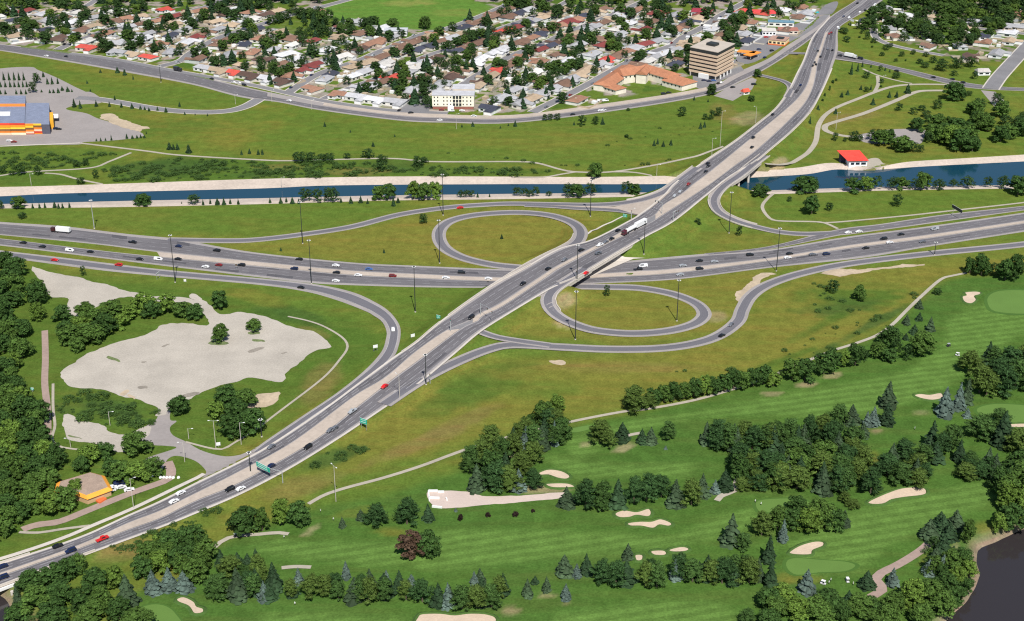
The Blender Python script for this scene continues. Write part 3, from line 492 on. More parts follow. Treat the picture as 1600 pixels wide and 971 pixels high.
def ground_mat():
    m = bpy.data.materials.new("grass ground"); m.use_nodes = True; nt = m.node_tree; N = nt.nodes; L = nt.links; b = N["Principled BSDF"]
    b.inputs["Roughness"].default_value = 1.0; b.inputs["Specular IOR Level"].default_value = .0
    at = N.new("ShaderNodeAttribute"); at.attribute_name = "cover"; tc = N.new("ShaderNodeTexCoord"); base = at.outputs["Color"]
    def scale(base, fac, lo, hi, f0=.3, f1=.7):
        mr = N.new("ShaderNodeMapRange"); mr.inputs[1].default_value = f0; mr.inputs[2].default_value = f1; mr.inputs[3].default_value = lo; mr.inputs[4].default_value = hi; L.new(fac, mr.inputs[0])
        vm = N.new("ShaderNodeVectorMath"); vm.operation = 'SCALE'; L.new(base, vm.inputs[0]); L.new(mr.outputs[0], vm.inputs["Scale"]); return vm.outputs[0]
    def noise(sc, det, vec=None):
        t = N.new("ShaderNodeTexNoise"); t.inputs["Scale"].default_value = sc; t.inputs["Detail"].default_value = det; t.inputs["Roughness"].default_value = .62; L.new(vec or tc.outputs["Object"], t.inputs[0]); return t.outputs["Fac"]
    fine = noise(.9, 4); mid = noise(.12, 5)
    inv = N.new("ShaderNodeAttribute"); inv.attribute_name = "mown"
    base = scale(base, fine, .78, 1.22); base = scale(base, mid, .82, 1.18); base = scale(base, noise(.3, 6), .90, 1.10)
    # dry and green streaks in the open grass
    mp = N.new("ShaderNodeMapping"); mp.inputs["Rotation"].default_value = (0, 0, .5); mp.inputs["Scale"].default_value = (.02, .12, 1); L.new(tc.outputs["Object"], mp.inputs[0])
    st = noise(1.0, 5, mp.outputs[0])
    mx = N.new("ShaderNodeMix"); mx.data_type = 'RGBA'; mx.blend_type = 'MULTIPLY'; mr = N.new("ShaderNodeMapRange"); mr.inputs[1].default_value = .45; mr.inputs[2].default_value = .7; L.new(st, mr.inputs[0])
    sub = N.new("ShaderNodeMath"); sub.operation = 'SUBTRACT'; sub.inputs[0].default_value = 1; L.new(inv.outputs["Fac"], sub.inputs[1]); mu = N.new("ShaderNodeMath"); mu.operation = 'MULTIPLY'; L.new(mr.outputs[0], mu.inputs[0]); L.new(sub.outputs[0], mu.inputs[1])
    L.new(mu.outputs[0], mx.inputs[0]); L.new(base, mx.inputs[6]); mx.inputs[7].default_value = (1.22, .98, 1.1, 1); base = mx.outputs[2]
    # mowing stripes on the fairways
    wv = N.new("ShaderNodeTexWave"); wv.bands_direction = 'Y'; wv.inputs["Scale"].default_value = .055; wv.inputs["Distortion"].default_value = .8; wv.inputs["Detail"].default_value = 1.5; wv.inputs["Detail Scale"].default_value = .4
    mp2 = N.new("ShaderNodeMapping"); mp2.inputs["Rotation"].default_value = (0, 0, -.25); L.new(tc.outputs["Object"], mp2.inputs[0]); L.new(mp2.outputs[0], wv.inputs[0])
    mr2 = N.new("ShaderNodeMapRange"); mr2.inputs[1].default_value = .3; mr2.inputs[2].default_value = .7; mr2.inputs[3].default_value = -.10; mr2.inputs[4].default_value = .10; L.new(wv.outputs["Fac"], mr2.inputs[0])
    m3 = N.new("ShaderNodeMath"); m3.operation = 'MULTIPLY_ADD'; L.new(mr2.outputs[0], m3.inputs[0]); L.new(inv.outputs["Fac"], m3.inputs[1]); m3.inputs[2].default_value = 1
    vm = N.new("ShaderNodeVectorMath"); vm.operation = 'SCALE'; L.new(base, vm.inputs[0]); L.new(m3.outputs[0], vm.inputs["Scale"]); base = vm.outputs[0]
    L.new(base, b.inputs["Base Color"])
    bp = N.new("ShaderNodeBump"); bp.inputs["Strength"].default_value = .5; bp.inputs["Distance"].default_value = .35; L.new(fine, bp.inputs["Height"]); L.new(bp.outputs[0], b.inputs["Normal"])
    return m
tag(obj("ground", me, ground_mat()), kind="structure")

# ------------------------------------------------------------------ sheets
def strip(name, L_, R_, m, dz=0.0, f0=0.0, f1=1.0, n=None, i0=0.0, i1=1.0, build=True):
    n = n or max(8, int(plen(L_) / 4)); A_ = resamp(L_, n); B_ = resamp(R_, n)
    a, b = int(i0 * (n - 1)), int(i1 * (n - 1)) + 1; A_, B_ = A_[a:b], B_[a:b]
    P0 = A_ * (1 - f0) + B_ * f0; P1 = A_ * (1 - f1) + B_ * f1; P0 = P0 + [0, 0, dz]; P1 = P1 + [0, 0, dz]; k = len(P0)
    if not build: return P0, P1
    V = np.empty((2 * k, 3)); V[0::2] = P0; V[1::2] = P1
    fs = [(2 * i, 2 * i + 1, 2 * i + 3, 2 * i + 2) for i in range(k - 1)]
    me = mesh_np(name, V, fs); uv = me.uv_layers.new(name="UVMap"); s = np.r_[0, np.cumsum(np.linalg.norm(np.diff(P0[:, :2], axis=0), axis=1))]; w = np.linalg.norm((P1 - P0)[:, :2], axis=1)
    d = np.array([(s[vi // 2], (0 if vi % 2 == 0 else w[vi // 2])) for f in fs for vi in f], np.float32); uv.data.foreach_set("uv", d.ravel())
    fix_up(me); o = obj(name, me, m); tag(o, kind="structure"); return o
def fix_up(me):
    if len(me.polygons) and sum(p.normal.z for p in me.polygons) < 0: me.flip_normals()
def offset(C, w):
    C = np.asarray(C); t = np.gradient(C[:, :2], axis=0); t /= np.maximum(1e-6, np.linalg.norm(t, axis=1))[:, None]; nn = np.c_[-t[:, 1], t[:, 0]]
    L_ = C.copy(); R_ = C.copy(); L_[:, :2] += nn * w / 2; R_[:, :2] -= nn * w / 2; return L_, R_
mk = MB()     # all painted lines
def line(P, w, dash=None, dz=0.0):
    P = np.asarray(P); n = max(2, int(plen(P) / 1.5)); P = resamp(P, n); L_, R_ = offset(P, w); s = 0
    for i in range(n - 1):
        s = i * plen(P) / (n - 1)
        if dash and (s % (dash[0] + dash[1])) > dash[0]: continue
        mk.quad(L_[i] + [0, 0, dz], R_[i] + [0, 0, dz], R_[i+1] + [0, 0, dz], L_[i+1] + [0, 0, dz])
def frac_line(L_, R_, f, w=.2, dash=(4, 7), dz=.1, i0=0, i1=1):
    a, b = strip('', L_, R_, None, 0, f, f, None, i0, i1, False); line(a, w, dash, dz)
# main diagonal road
strip('diagonal_road', A3, B3, 'shoulder', .00, 0, 1, 500); strip('diagonal_road', C3, D3, 'shoulder', .00, 0, 1, 500); strip('median_bed', B3, C3, 'street', -.01, -1.5, 2.5, 500) if False else strip('median_bed', B3, C3, 'street', -.01, -.02, 1.02, 500)
strip('road_lane_surface', A3, B3, 'asphalt', .04, .13, .95, 500); strip('road_lane_surface', C3, D3, 'asphalt', .04, .05, .86, 500)
for L_, R_, a, b in ((A3, B3, .13, .95), (C3, D3, .05, .86)):
    for f in (1/3, 2/3): frac_line(L_, R_, a + (b - a) * f, .16, (6, 3), .07)
    frac_line(L_, R_, a + .01, .16, None, .07); frac_line(L_, R_, b - .01, .16, None, .07)
def sub(P, a, b):                                             # the part of an edge between two photo columns
    q = np.array([proj(p[0], p[1], p[2])[0] for p in P]); k = (q >= a) & (q <= b); return P[k]
for a, b in ((-150, 712), (738, 1006), (1024, 1291)):
    strip('median', sub(B3, a - (15 if b == 712 else 0), b - (12 if b == 712 else 0)), sub(C3, a, b + (8 if b == 712 else 4)), 'median', .17)
# freeway
strip('freeway', NU3, NL3, 'shoulder', .02); strip('freeway', SU3, SL3, 'shoulder', .02)
strip('road_lane_surface', NU3, NL3, 'asphalt', .06, .16, .93); strip('road_lane_surface', SU3, SL3, 'asphalt', .06, .07, .84)
for L_, R_, a, b, nl in ((NU3, NL3, .16, .93, 3), (SU3, SL3, .07, .84, 3)):
    for f in range(1, nl): frac_line(L_, R_, a + (b - a) * f / nl, .15, (5, 4), .1)
    frac_line(L_, R_, a + .01, .16, None, .1); frac_line(L_, R_, b - .01, .16, None, .1)
strip('freeway_median', sub(NL3, 235, 1720), sub(SU3, 235, 1720), 'median', .12)
strip('collector_road', CU3, CL3, 'shoulder', .03); strip('road_lane_surface', CU3, CL3, 'asphalt', .07, .15, .85); frac_line(CU3, CL3, .5, .25, (4, 7), .1)
strip('freeway_ramp', R1L3, R1R3, 'shoulder', .045); strip('road_lane_surface', R1L3, R1R3, 'asphalt_ramp', .085, .25, .8); frac_line(R1L3, R1R3, .25, .2, None, .11); frac_line(R1L3, R1R3, .8, .2, None, .11)
strip('avenue', AU3, AL3, 'shoulder', .02)
strip('road_lane_surface', AU3, AL3, 'asphalt', .06, .12, .86, i1=.36); strip('road_lane_surface', AU3, AL3, 'asphalt', .06, .5, .86, i0=.36); strip('service_lane', sub(AU3, 505, 1125), sub(AL3, 500, 1120), 'median', .09, .0, .40)
strip('avenue_verge', AU3, AL3, 'weeds', .1, .0, .14, i0=.09, i1=.3)
frac_line(AU3, AL3, .68, .25, (4, 7), .1); frac_line(AU3, AL3, .3, .25, (4, 7), .1, 0, .36)
strip('east_avenue', EU3, EL3, 'shoulder', .03); strip('road_lane_surface', EU3, EL3, 'asphalt', .07, .12, .88); frac_line(EU3, EL3, .5, .3, None, .1)
for i, (k_, (c, w)) in enumerate(RW.items()):
    L_, R_ = offset(c, w); strip(k_, L_, R_, 'shoulder', .05 + i * .006); L2, R2 = offset(c, w * .56); strip('ramp_lane_surface', L2, R2, 'asphalt_ramp', .1 + i * .006)
    line(offset(c, w * .56)[0], .13, None, .165); line(offset(c, w * .56)[1], .13, None, .165)
tag(mk.build('road_marking', 'paint'), kind='structure')
for e_ in (A3, D3):
    k_e = e_[(np.array([proj(*q)[0] for q in e_]) < 1300)]; L_, R_ = offset(k_e, 1.3); strip('concrete_edge', L_, R_, 'concrete', .03)
rp = np.random.default_rng(77)
for L_, R_, a, b, nl in ((NU3, NL3, .16, .93, 3), (SU3, SL3, .07, .84, 3), (A3, B3, .13, .95, 3), (C3, D3, .05, .86, 3)):
    for _ in range(13):
        ln = rp.integers(nl); f0 = a + (b - a) * (ln + .08) / nl; f1 = a + (b - a) * (ln + rp.choice([.5, .92])) / nl; i0 = rp.uniform(.08, .9)
        strip('asphalt_patch', L_, R_, 'patch', .078 if L_ is not A3 and L_ is not C3 else .055, f0, f1, 500, i0, i0 + rp.uniform(.006, .028))
def drape(C, dz):
    C = C.copy(); C[:, 2] = surf(C[:, 0], C[:, 1]) * 0 + hgt(C[:, 0], C[:, 1]) + dz; return C
STREETPTS = []
for i, (nm, (pts, w)) in enumerate(streets.items()):
    c = crs(np.array([(*U(p), 0.0) for p in pts]), 6); c = resamp(c, max(6, int(plen(c) / 3))); STREETPTS.append(np.c_[c[:, :2], np.full(len(c), w / 2)])
    L_, R_ = offset(c, w + 2.4); strip(nm.rstrip('_0123456789') + '_verge', L_, R_, 'concrete', .035 + i * .004); L_, R_ = offset(c, w); strip(nm.rstrip('_0123456789'), L_, R_, 'street', .1 + i * .004)
def drape_strip(nm, pts, w, m, dz):
    P = place(pts)[:, :3]; c = crs(P, 6); c = resamp(c, max(4, int(plen(c) / 2))); L_, R_ = offset(c, w)
    L_[:, 2] = hgt(L_[:, 0], L_[:, 1]) + dz; R_[:, 2] = hgt(R_[:, 0], R_[:, 1]) + dz; zm = np.maximum(L_[:, 2], R_[:, 2]); L_[:, 2] = zm; R_[:, 2] = zm
    return strip(nm, L_, R_, m)
for i, (nm, (pts, w, m)) in enumerate(paths.items()): drape_strip(nm.rstrip('_0123456789'), pts, w, m, .12 + .003 * i)
def sheet(name, poly, m, dz, smooth=True, step=4.0, rag=0.0):
    if len(poly[0]) > 2: P = np.array([(*U(p[:2], p[2]), p[2]) for p in poly]); z3 = True
    else: P = np.c_[place(poly)[:, :2], np.zeros(len(poly))]; z3 = False
    if smooth: P = crs(P, 4, True)
    if rag:
        Q = resamp(np.r_[P, P[:1]], max(12, int(plen(np.r_[P, P[:1]]) / 2.2)))[:-1]; r_ = np.random.default_rng(len(Q)); a_ = r_.normal(size=len(Q)); a_ = (a_ + np.roll(a_, 1)) * .5 + np.convolve(np.r_[a_, a_, a_], np.ones(7) / 7, 'same')[len(Q):2*len(Q)] * 1.6
        t_ = np.roll(Q, -1, 0) - np.roll(Q, 1, 0); t_ /= np.maximum(1e-6, np.linalg.norm(t_[:, :2], axis=1))[:, None]; Q[:, 0] += t_[:, 1] * a_ * rag; Q[:, 1] -= t_[:, 0] * a_ * rag; P = Q
    V = [Vector((p[0], p[1])) for p in P]; n = len(V); E = [(i, (i + 1) % n) for i in range(n)]
    x0, y0 = P[:, 0].min(), P[:, 1].min(); x1, y1 = P[:, 0].max(), P[:, 1].max()
    X, Y = np.meshgrid(np.arange(x0 + step / 2, x1, step), np.arange(y0 + step / 2, y1, step)); X = X.ravel(); Y = Y.ravel()
    k = inpoly(X, Y, P); X, Y = X[k], Y[k]
    if not z3 and np.abs(hgt(X, Y)).max(initial=0) < .01: X, Y = X[:0], Y[:0]
    if z3: X, Y = X[:0], Y[:0]
    vs, es, fs, *_ = delaunay_2d_cdt(V + [Vector((float(a), float(b))) for a, b in zip(X, Y)], E, [], 1, .01)
    va = np.array([(v.x, v.y) for v in vs])
    if z3: z = np.array([P[np.argmin((P[:, 0] - a) ** 2 + (P[:, 1] - b) ** 2), 2] for a, b in va]) + dz
    else: z = hgt(va[:, 0], va[:, 1]) + dz
    me = mesh_np(name, np.c_[va, z], fs); fix_up(me); o = obj(name, me, m); tag(o, kind="structure"); return o
for nm, poly, m, dz in areas: sheet(nm.rstrip('_0123456789'), poly, m, dz, smooth=nm not in ('viewpoint_lot', 'office_forecourt', 'apartment_parking', 'park_pavement_2', 'ramp_gore', 'abutment_apron'), step=3.0, rag={'gravel': .55, 'dirt': .9, 'pinkgravel': .25}.get(m, 0))
def ell(x, y, rx, ry, rot=0): return [(x + rx * math.cos(t) * math.cos(rot) - ry * math.sin(t) * math.sin(rot), y + rx * math.cos(t) * math.sin(rot) + ry * math.sin(t) * math.cos(rot)) for t in np.linspace(0, 6.283, 9)[:-1]]
for a, m in [((224,606,9,3), 'stain'), ((226,566.5,5,1.6), 'stain'), ((401,547,15,3,-.25), 'stain'), ((445,552,6,1.4,-.2), 'stain'), ((260,540,8,1.6,-.3), 'stain'), ((196,614,9,4,-.4), 'dirt'), ((206,621,8,3,.5), 'dirt'), ((178,562,13,3,.35), 'weeds'), ((405,533,12,2.4,.1), 'weeds'), ((343,537,17,4), 'weeds'), ((398,521,11,3), 'weeds'), ((118,684,14,1.6,.25), 'weeds'), ((300,617,16,3.5,-.15), 'stain')]:
    sheet('gravel_patch', ell(*a), m, .14, step=3.0, rag=.6)
for p in greens:
    c_ = np.mean(p, 0); sheet('green_collar', [tuple(c_ + (np.array(q) - c_) * 1.13) for q in p], 'tee', .04); sheet('putting_green', p, 'green', .07)
for p, lab in zip(bunkers, BUNKLAB):
    P = crs(np.array([U(q) for q in p]), 5, True); n = len(P); c = P.mean(0)
    t_ = np.roll(P, -1, 0) - np.roll(P, 1, 0); t_ /= np.linalg.norm(t_, axis=1)[:, None]; nn = np.c_[t_[:, 1], -t_[:, 0]]
    if ((P + nn * .1 - c) ** 2).sum() < ((P - c) ** 2).sum(): nn = -nn
    jit = rng.uniform(.8, 1.2, n)[:, None]
    rings = [np.c_[P + nn * 1.4 * jit, np.full(n, .01)], np.c_[P + nn * .35 * jit, np.full(n, .62)], np.c_[P, np.full(n, .50)], np.c_[P - nn * .25, np.full(n, .10)]]
    V = np.concatenate(rings); fs = [(r * n + i, r * n + (i + 1) % n, (r + 1) * n + (i + 1) % n, (r + 1) * n + i) for r in range(3) for i in range(n)]
    o = sheet('sand_bunker', [], 'sand', .08) if False else None
    vs, es, f2, *_ = delaunay_2d_cdt([Vector(q) for q in P], [(i, (i + 1) % n) for i in range(n)], [], 1, .01)
    me = mesh_np('sand_bunker', [(v.x, v.y, .11) for v in vs], f2); fix_up(me); o = obj('sand_bunker', me, 'sand'); tag(o, kind='structure')
    r = mesh_np('bunker_lip', V, fs); ro = obj('turf_lip', r, 'rim', o)
# canal and river
strip('canal_bank', CT['nt'], CT['nw'], 'canalbank', .0, -.10, 1.06, 400); strip('canal_bank', CT['sw'], CT['st'], 'canalbank', .0, -.3, 1.0, 400); _a, _b = strip('', CT['sw'], CT['st'], None, .01, .97, 1.35, 400, build=False); _a[:, 2] = .075; _b[:, 2] = .03; strip('canal_track', _a, _b, 'canalbank')
s_ = strip('canal_water', CT['nw'], CT['sw'], 'canalwater', .12, -.02, 1.02, 400)
for nm, pl in (('river', rv1), ('river', rv2)):
    vs, es, fs, *_ = delaunay_2d_cdt([Vector(q) for q in ([(c[0] * 1.0, c[1]) for c in pl])], [(i, (i + 1) % len(pl)) for i in range(len(pl))], [], 1, .01)
    cx, cy = np.mean(pl, 0); me = mesh_np(nm, [(cx + (v.x - cx) * 1.04, cy + (v.y - cy) * 1.04, ZR) for v in vs], fs); fix_up(me); tag(obj(nm, me, 'riverwater'), kind='structure')
# gravel beach strips of the river banks come from the terrain colour
# ------------------------------------------------------------------ labels: one that singles each thing out
ORD = "first second third fourth fifth sixth seventh eighth ninth tenth eleventh twelfth thirteenth fourteenth fifteenth sixteenth seventeenth eighteenth nineteenth twentieth".split()
TENS = {2: 'twenty', 3: 'thirty', 4: 'forty', 5: 'fifty', 6: 'sixty'}
def ordw(i):
    if i < 20: return ORD[i]
    t, u = divmod(i + 1, 10); return {20: 'twentieth', 30: 'thirtieth', 40: 'fortieth', 50: 'fiftieth', 60: 'sixtieth'}[t * 10] if u == 0 else TENS[t] + '-' + ORD[u - 1]
REG = []
def reg(o, base, cat, group, px, marks): REG.append((o, base, cat, group, px, marks)); o['category'] = cat; o['group'] = group
def finish_labels():
    d = {}
    for r in REG:
        px, py = r[4]; mk_ = min(r[5], key=lambda m: (m[0] - px) ** 2 + 3.2 * (m[1] - py) ** 2)[2] if r[5] else ''
        d.setdefault((r[1], mk_), []).append(r)
    for (base, mk_), rs in d.items():
        rs.sort(key=lambda r: r[4][0]); n = len(rs); s = (base + ' ' + mk_).strip()
        for i, r in enumerate(rs):
            if n == 1: lab = s
            elif i == 0: lab = s + ', leftmost'
            elif i == n - 1: lab = s + ', rightmost'
            elif i < (n + 1) // 2: lab = s + ', ' + ordw(i) + ' from left'
            else: lab = s + ', ' + ordw(n - 1 - i) + ' from right'
            if len(lab.replace('-', ' ').split()) > 16: lab = lab.replace('mid-sized ', '', 1)
            r[0]['label'] = lab
TM = [(30,470,'at the top of the riverside wood'),(130,470,'between the wood and the gravel strip'),(240,480,'along the wood edge above the gravel lot'),(345,480,'beside the gravel lot'),(380,640,'in the clump right of the lot'),(20,560,'left of the footbridge path'),(20,680,'by the lower footbridge path'),
      (205,700,'near the lot entrance'),(60,780,'left of the orange-trimmed building'),(200,740,'behind the orange-trimmed building'),(60,920,'by the river bridge'),(170,930,'in the wood beside the corner green'),(280,890,'in the clump below the main road'),(240,930,'at the corner green'),
      (385,830,'left of the open tee'),(460,820,'above the first fairway'),(600,815,'left of the gravel turning area'),(655,870,'in the middle of the fairway'),(380,930,'in the row at the cart path end'),(480,930,'in the lower tree row, left part'),(590,935,'in the lower tree row, middle part'),(720,945,'in the lower tree row, right part'),
      (780,745,'in the big clump above the service road'),(850,690,'at the tip of the big clump'),(840,770,'beside the twin bunkers'),(930,790,'at the end of the service road'),(1040,785,'above the wavy bunkers'),(950,690,'left of the short cart path'),(1030,690,'right of the short cart path'),(1000,640,'at the start of the boundary hedge'),(1110,620,'in the boundary hedge'),
      (1260,590,'along the boundary beyond the hedge'),(1390,550,'in the corner where the boundary path bends'),(1440,500,'on the slope beside the boundary path'),(1560,430,'at the top of the golf course'),(1490,645,'by the bunker under the blue spruces'),(1560,600,'in the mass above the round green'),(1360,660,'at the point of the central wood'),
      (1150,705,'at the left end of the central wood'),(1260,735,'in the central wood'),(1400,735,'right of the central wood'),(1475,705,'in the round clump left of the green'),(1560,700,'in the clump below the round green'),(1420,750,'above the long slanting bunker'),(1530,745,'between the fairway and the right edge'),(1580,790,'on the river bank at the right edge'),
      (1250,830,'left of the pale bunker'),(1205,890,'in the dark spruce column'),(900,905,'at the left of the lower spruces'),(960,915,'in the clump below the oval bunkers'),(1100,910,'in the clump right of the pale blue spruce'),(850,930,'among the three lone spruces'),(1150,850,'below the cart path fork'),(1260,920,'at the green near the river'),(1370,920,'beside the winding cart path'),
      (1480,850,'on the river point, upper part'),(1490,900,'on the river point, middle part'),(1450,950,'on the river point, lower part'),(1270,965,'along the lower frame edge'),(760,815,'on the open fairway'),(950,465,'inside the southern loop'),(780,374,'inside the northern loop'),(1330,465,'in the rough beside the golf course'),
      (660,350,'beside the northwest ramp'),(1120,360,'inside the eastern ramp curve'),(1270,310,'in the riverside park'),(1400,300,'on the canal bank beyond the bridge'),(1540,300,'on the canal bank at the right edge'),(660,300,'in the big canal clump'),(490,305,'on the canal bank, middle'),(820,303,'on the canal bank, right'),(930,300,'near the canal end'),(230,322,'on the canal bank, left part'),(350,318,'on the canal bank, centre left'),(20,330,'at the canal by the left edge'),
      (60,270,'below the store, near the path'),(280,238,'on the bluff at the left'),(500,250,'along the bluff path'),(640,255,'along the bluff path, right part'),(220,170,'along the store road'),(60,145,'in the store car park'),(200,215,'at the lower edge of the store lot'),(190,115,'on the verge above the store'),(560,200,'on the open hillside'),(1030,225,'on the hillside by the bridge'),(900,190,'below the avenue'),(1110,185,'below the viewpoint lot'),
      (1310,130,'beside the upper right road'),(1390,60,'below the wooded houses'),(1440,95,'on the slope below the hillside street'),(1380,135,'between the park paths'),(1500,160,'above the park car park'),(1520,200,'in the park wood'),(1400,230,'behind the red-roofed boathouse'),(1330,215,'left of the park pavement'),(1560,210,'at the right edge of the park')]
CM = [(60,380,'on the freeway near the left edge'),(230,400,'on the freeway left of the first mast'),(360,415,'on the freeway past the first mast'),(480,420,'on the freeway by the second mast'),(600,430,'on the freeway in the middle stretch'),(730,430,'on the freeway just before the overpass'),(1000,420,'on the freeway just past the overpass'),(1150,412,'on the freeway right of the overpass'),(1280,395,'on the freeway in the right stretch'),(1420,370,'on the freeway toward the right edge'),
      (20,895,'on the river bridge'),(130,850,'on the diagonal road near the river'),(280,770,'on the diagonal road by the lot access'),(440,720,'on the diagonal road above the corner'),(580,620,'on the diagonal road below the signals'),(740,490,'at the signals on the diagonal road'),(860,420,'on the overpass'),(950,370,'queueing past the overpass'),(1060,290,'on the canal bridge approach'),(1110,255,'on the canal bridge'),(1200,190,'on the climb above the canal'),(1265,110,'at the upper junction'),(1300,60,'on the upper road past the junction'),(1340,20,'at the far top of the road'),
      (1330,90,'on the side road right of the junction'),(1420,118,'on the road along the park'),(100,88,'on the avenue at the left'),(280,110,'on the side street by the avenue'),(370,130,'on the avenue bend'),(450,157,'on the avenue below the houses'),(690,188,'on the avenue by the white apartments'),(900,175,'on the avenue by the tiled complex'),(1150,120,'by the office tower'),(640,360,'on the northwest ramp'),(614,515,'on the curved exit ramp'),(1150,530,'on the southeast ramp'),(60,210,'in the store lot'),(700,155,'in the apartment parking'),(1200,75,'in the restaurant parking'),(200,760,'by the orange-trimmed building'),(1060,130,'by the office forecourt')]
HM = [(60,15,'at the top left corner'),(60,55,'along the left end of the avenue'),(180,30,'in the upper left blocks'),(180,75,'by the first side street'),(280,55,'left of the small park'),(350,90,'behind the frontage street'),(330,15,'at the top, left of the sports field'),(430,80,'below the small park'),(430,120,'by the avenue bend'),(520,70,'below the sports field'),(540,130,'left of the white apartments'),(620,90,'in the blocks below the field'),
      (640,130,'just left of the apartment parking'),(700,80,'behind the white apartments'),(780,60,'right of the sports field'),(770,130,'right of the white apartments'),(820,20,'at the top behind the field'),(860,110,'left of the tiled complex'),(880,150,'below the tiled complex street'),(900,50,'in the central upper blocks'),(970,80,'behind the tiled complex'),(980,20,'at the top centre'),(1050,45,'behind the office tower'),(1080,90,'left of the office tower'),(1130,30,'above the office tower'),(1200,20,'by the commercial strip'),(1400,60,'in the wood right of the junction'),(1480,20,'in the wooded upper right corner'),(1560,60,'near the far right street')]

# ------------------------------------------------------------------ trees
def ico(c, r, rs, n=1):
    import bmesh
    bm = bmesh.new(); bmesh.ops.create_icosphere(bm, subdivisions=n, radius=1.0)
    V = np.array([v.co[:] for v in bm.verts]); Fq = [[v.index for v in f.verts] for f in bm.faces]; bm.free()
    V = V * (1 + rs.uniform(-.16, .16, (len(V), 1))); return V * np.array(r) + np.array(c), Fq
def crown_leafy(seed, nl=26, leaves=1900, spiky=0.0, shape='round'):
    rs = np.random.default_rng(seed); V = []; Fq = []
    def add(v, f):
        o = len(V); V.extend(v); Fq.extend([[i + o for i in q] for q in f])
    ax, ay = rs.uniform(-.06, .06, 2); peak = rs.uniform(.34, .46); lobes = []
    for i in range(nl):
        a = 2.4 * i + rs.uniform(-.6, .6); h = .16 + .78 * (i / (nl - 1)) ** .85; q = (h - peak) / (1 - peak) if h > peak else (peak - h) / peak * .55
        if shape == 'round': rad = .36 * math.sqrt(max(0, 1 - q * q)) * rs.uniform(.62, 1.12); r = rs.uniform(.085, .165)
        else: rad = .37 * max(.02, 1 - q) ** .75 * rs.uniform(.5, 1.2); r = rs.uniform(.075, .13)
        lobes.append((np.array([rad * math.cos(a) + ax * h, rad * math.sin(a) + ay * h, h]), r, a))
    add(*ico((ax * .5, ay * .5, .5), (.25, .25, .30), rs, 1))
    for c, r, a in lobes: add(*ico(c, (r * .62, r * .62, r * .5), rs, 1))
    w = np.array([r * r for _, r, _ in lobes]); w /= w.sum(); k = rs.choice(len(lobes), leaves, p=w)
    d = rs.normal(size=(leaves, 3)); d /= np.linalg.norm(d, axis=1)[:, None]; d[:, 2] = np.where(d[:, 2] < -.3, -d[:, 2], d[:, 2])
    C_ = np.array([lobes[i][0] for i in k]); R_ = np.array([lobes[i][1] for i in k])[:, None]; out = C_ * [1, 1, 0]; out /= np.maximum(.02, np.linalg.norm(out, axis=1))[:, None]
    P = C_ + d * R_ * rs.uniform(.7, 1.3, (leaves, 1)) * ([1, 1, .8] if not spiky else [1, 1, .55]) + (out * [1, 1, 0] + [0, 0, .35]) * R_ * (rs.uniform(-.3, 1.1, (leaves, 1)) if spiky else 0)
    nn = d + rs.normal(size=d.shape) * .38 + [0, 0, .15]; nn /= np.linalg.norm(nn, axis=1)[:, None]; s = rs.uniform(.016, .040, (leaves, 1))
    t1 = rs.normal(size=d.shape) if not spiky else out + [0, 0, .45] + rs.normal(size=d.shape) * .35
    t2 = np.cross(nn, t1); t2 /= np.linalg.norm(t2, axis=1)[:, None]; t1 = np.cross(t2, nn)
    if spiky: v = np.stack([P - t1 * s - t2 * s * .55, P + t1 * s * 2.0, P - t1 * s * .8 + t2 * s * .7], 1)
    else: v = np.stack([P - t1 * s - t2 * s * .6, P + t1 * s - t2 * s * .7, P + t1 * s * .8 + t2 * s, P - t1 * s * .7 + t2 * s * .9], 1)
    m = v.shape[1]; add(v.reshape(-1, 3).tolist(), [list(range(i * m, i * m + m)) for i in range(leaves)])
    V = np.array(V); V[:, :2] /= max(1e-6, np.percentile(np.abs(V[:, :2]), 99.2)) * 2; V[:, 2] = (V[:, 2] - V[:, 2].min()) / np.ptp(V[:, 2]) * .9 + .1
    return mesh_np('crown', V, Fq)
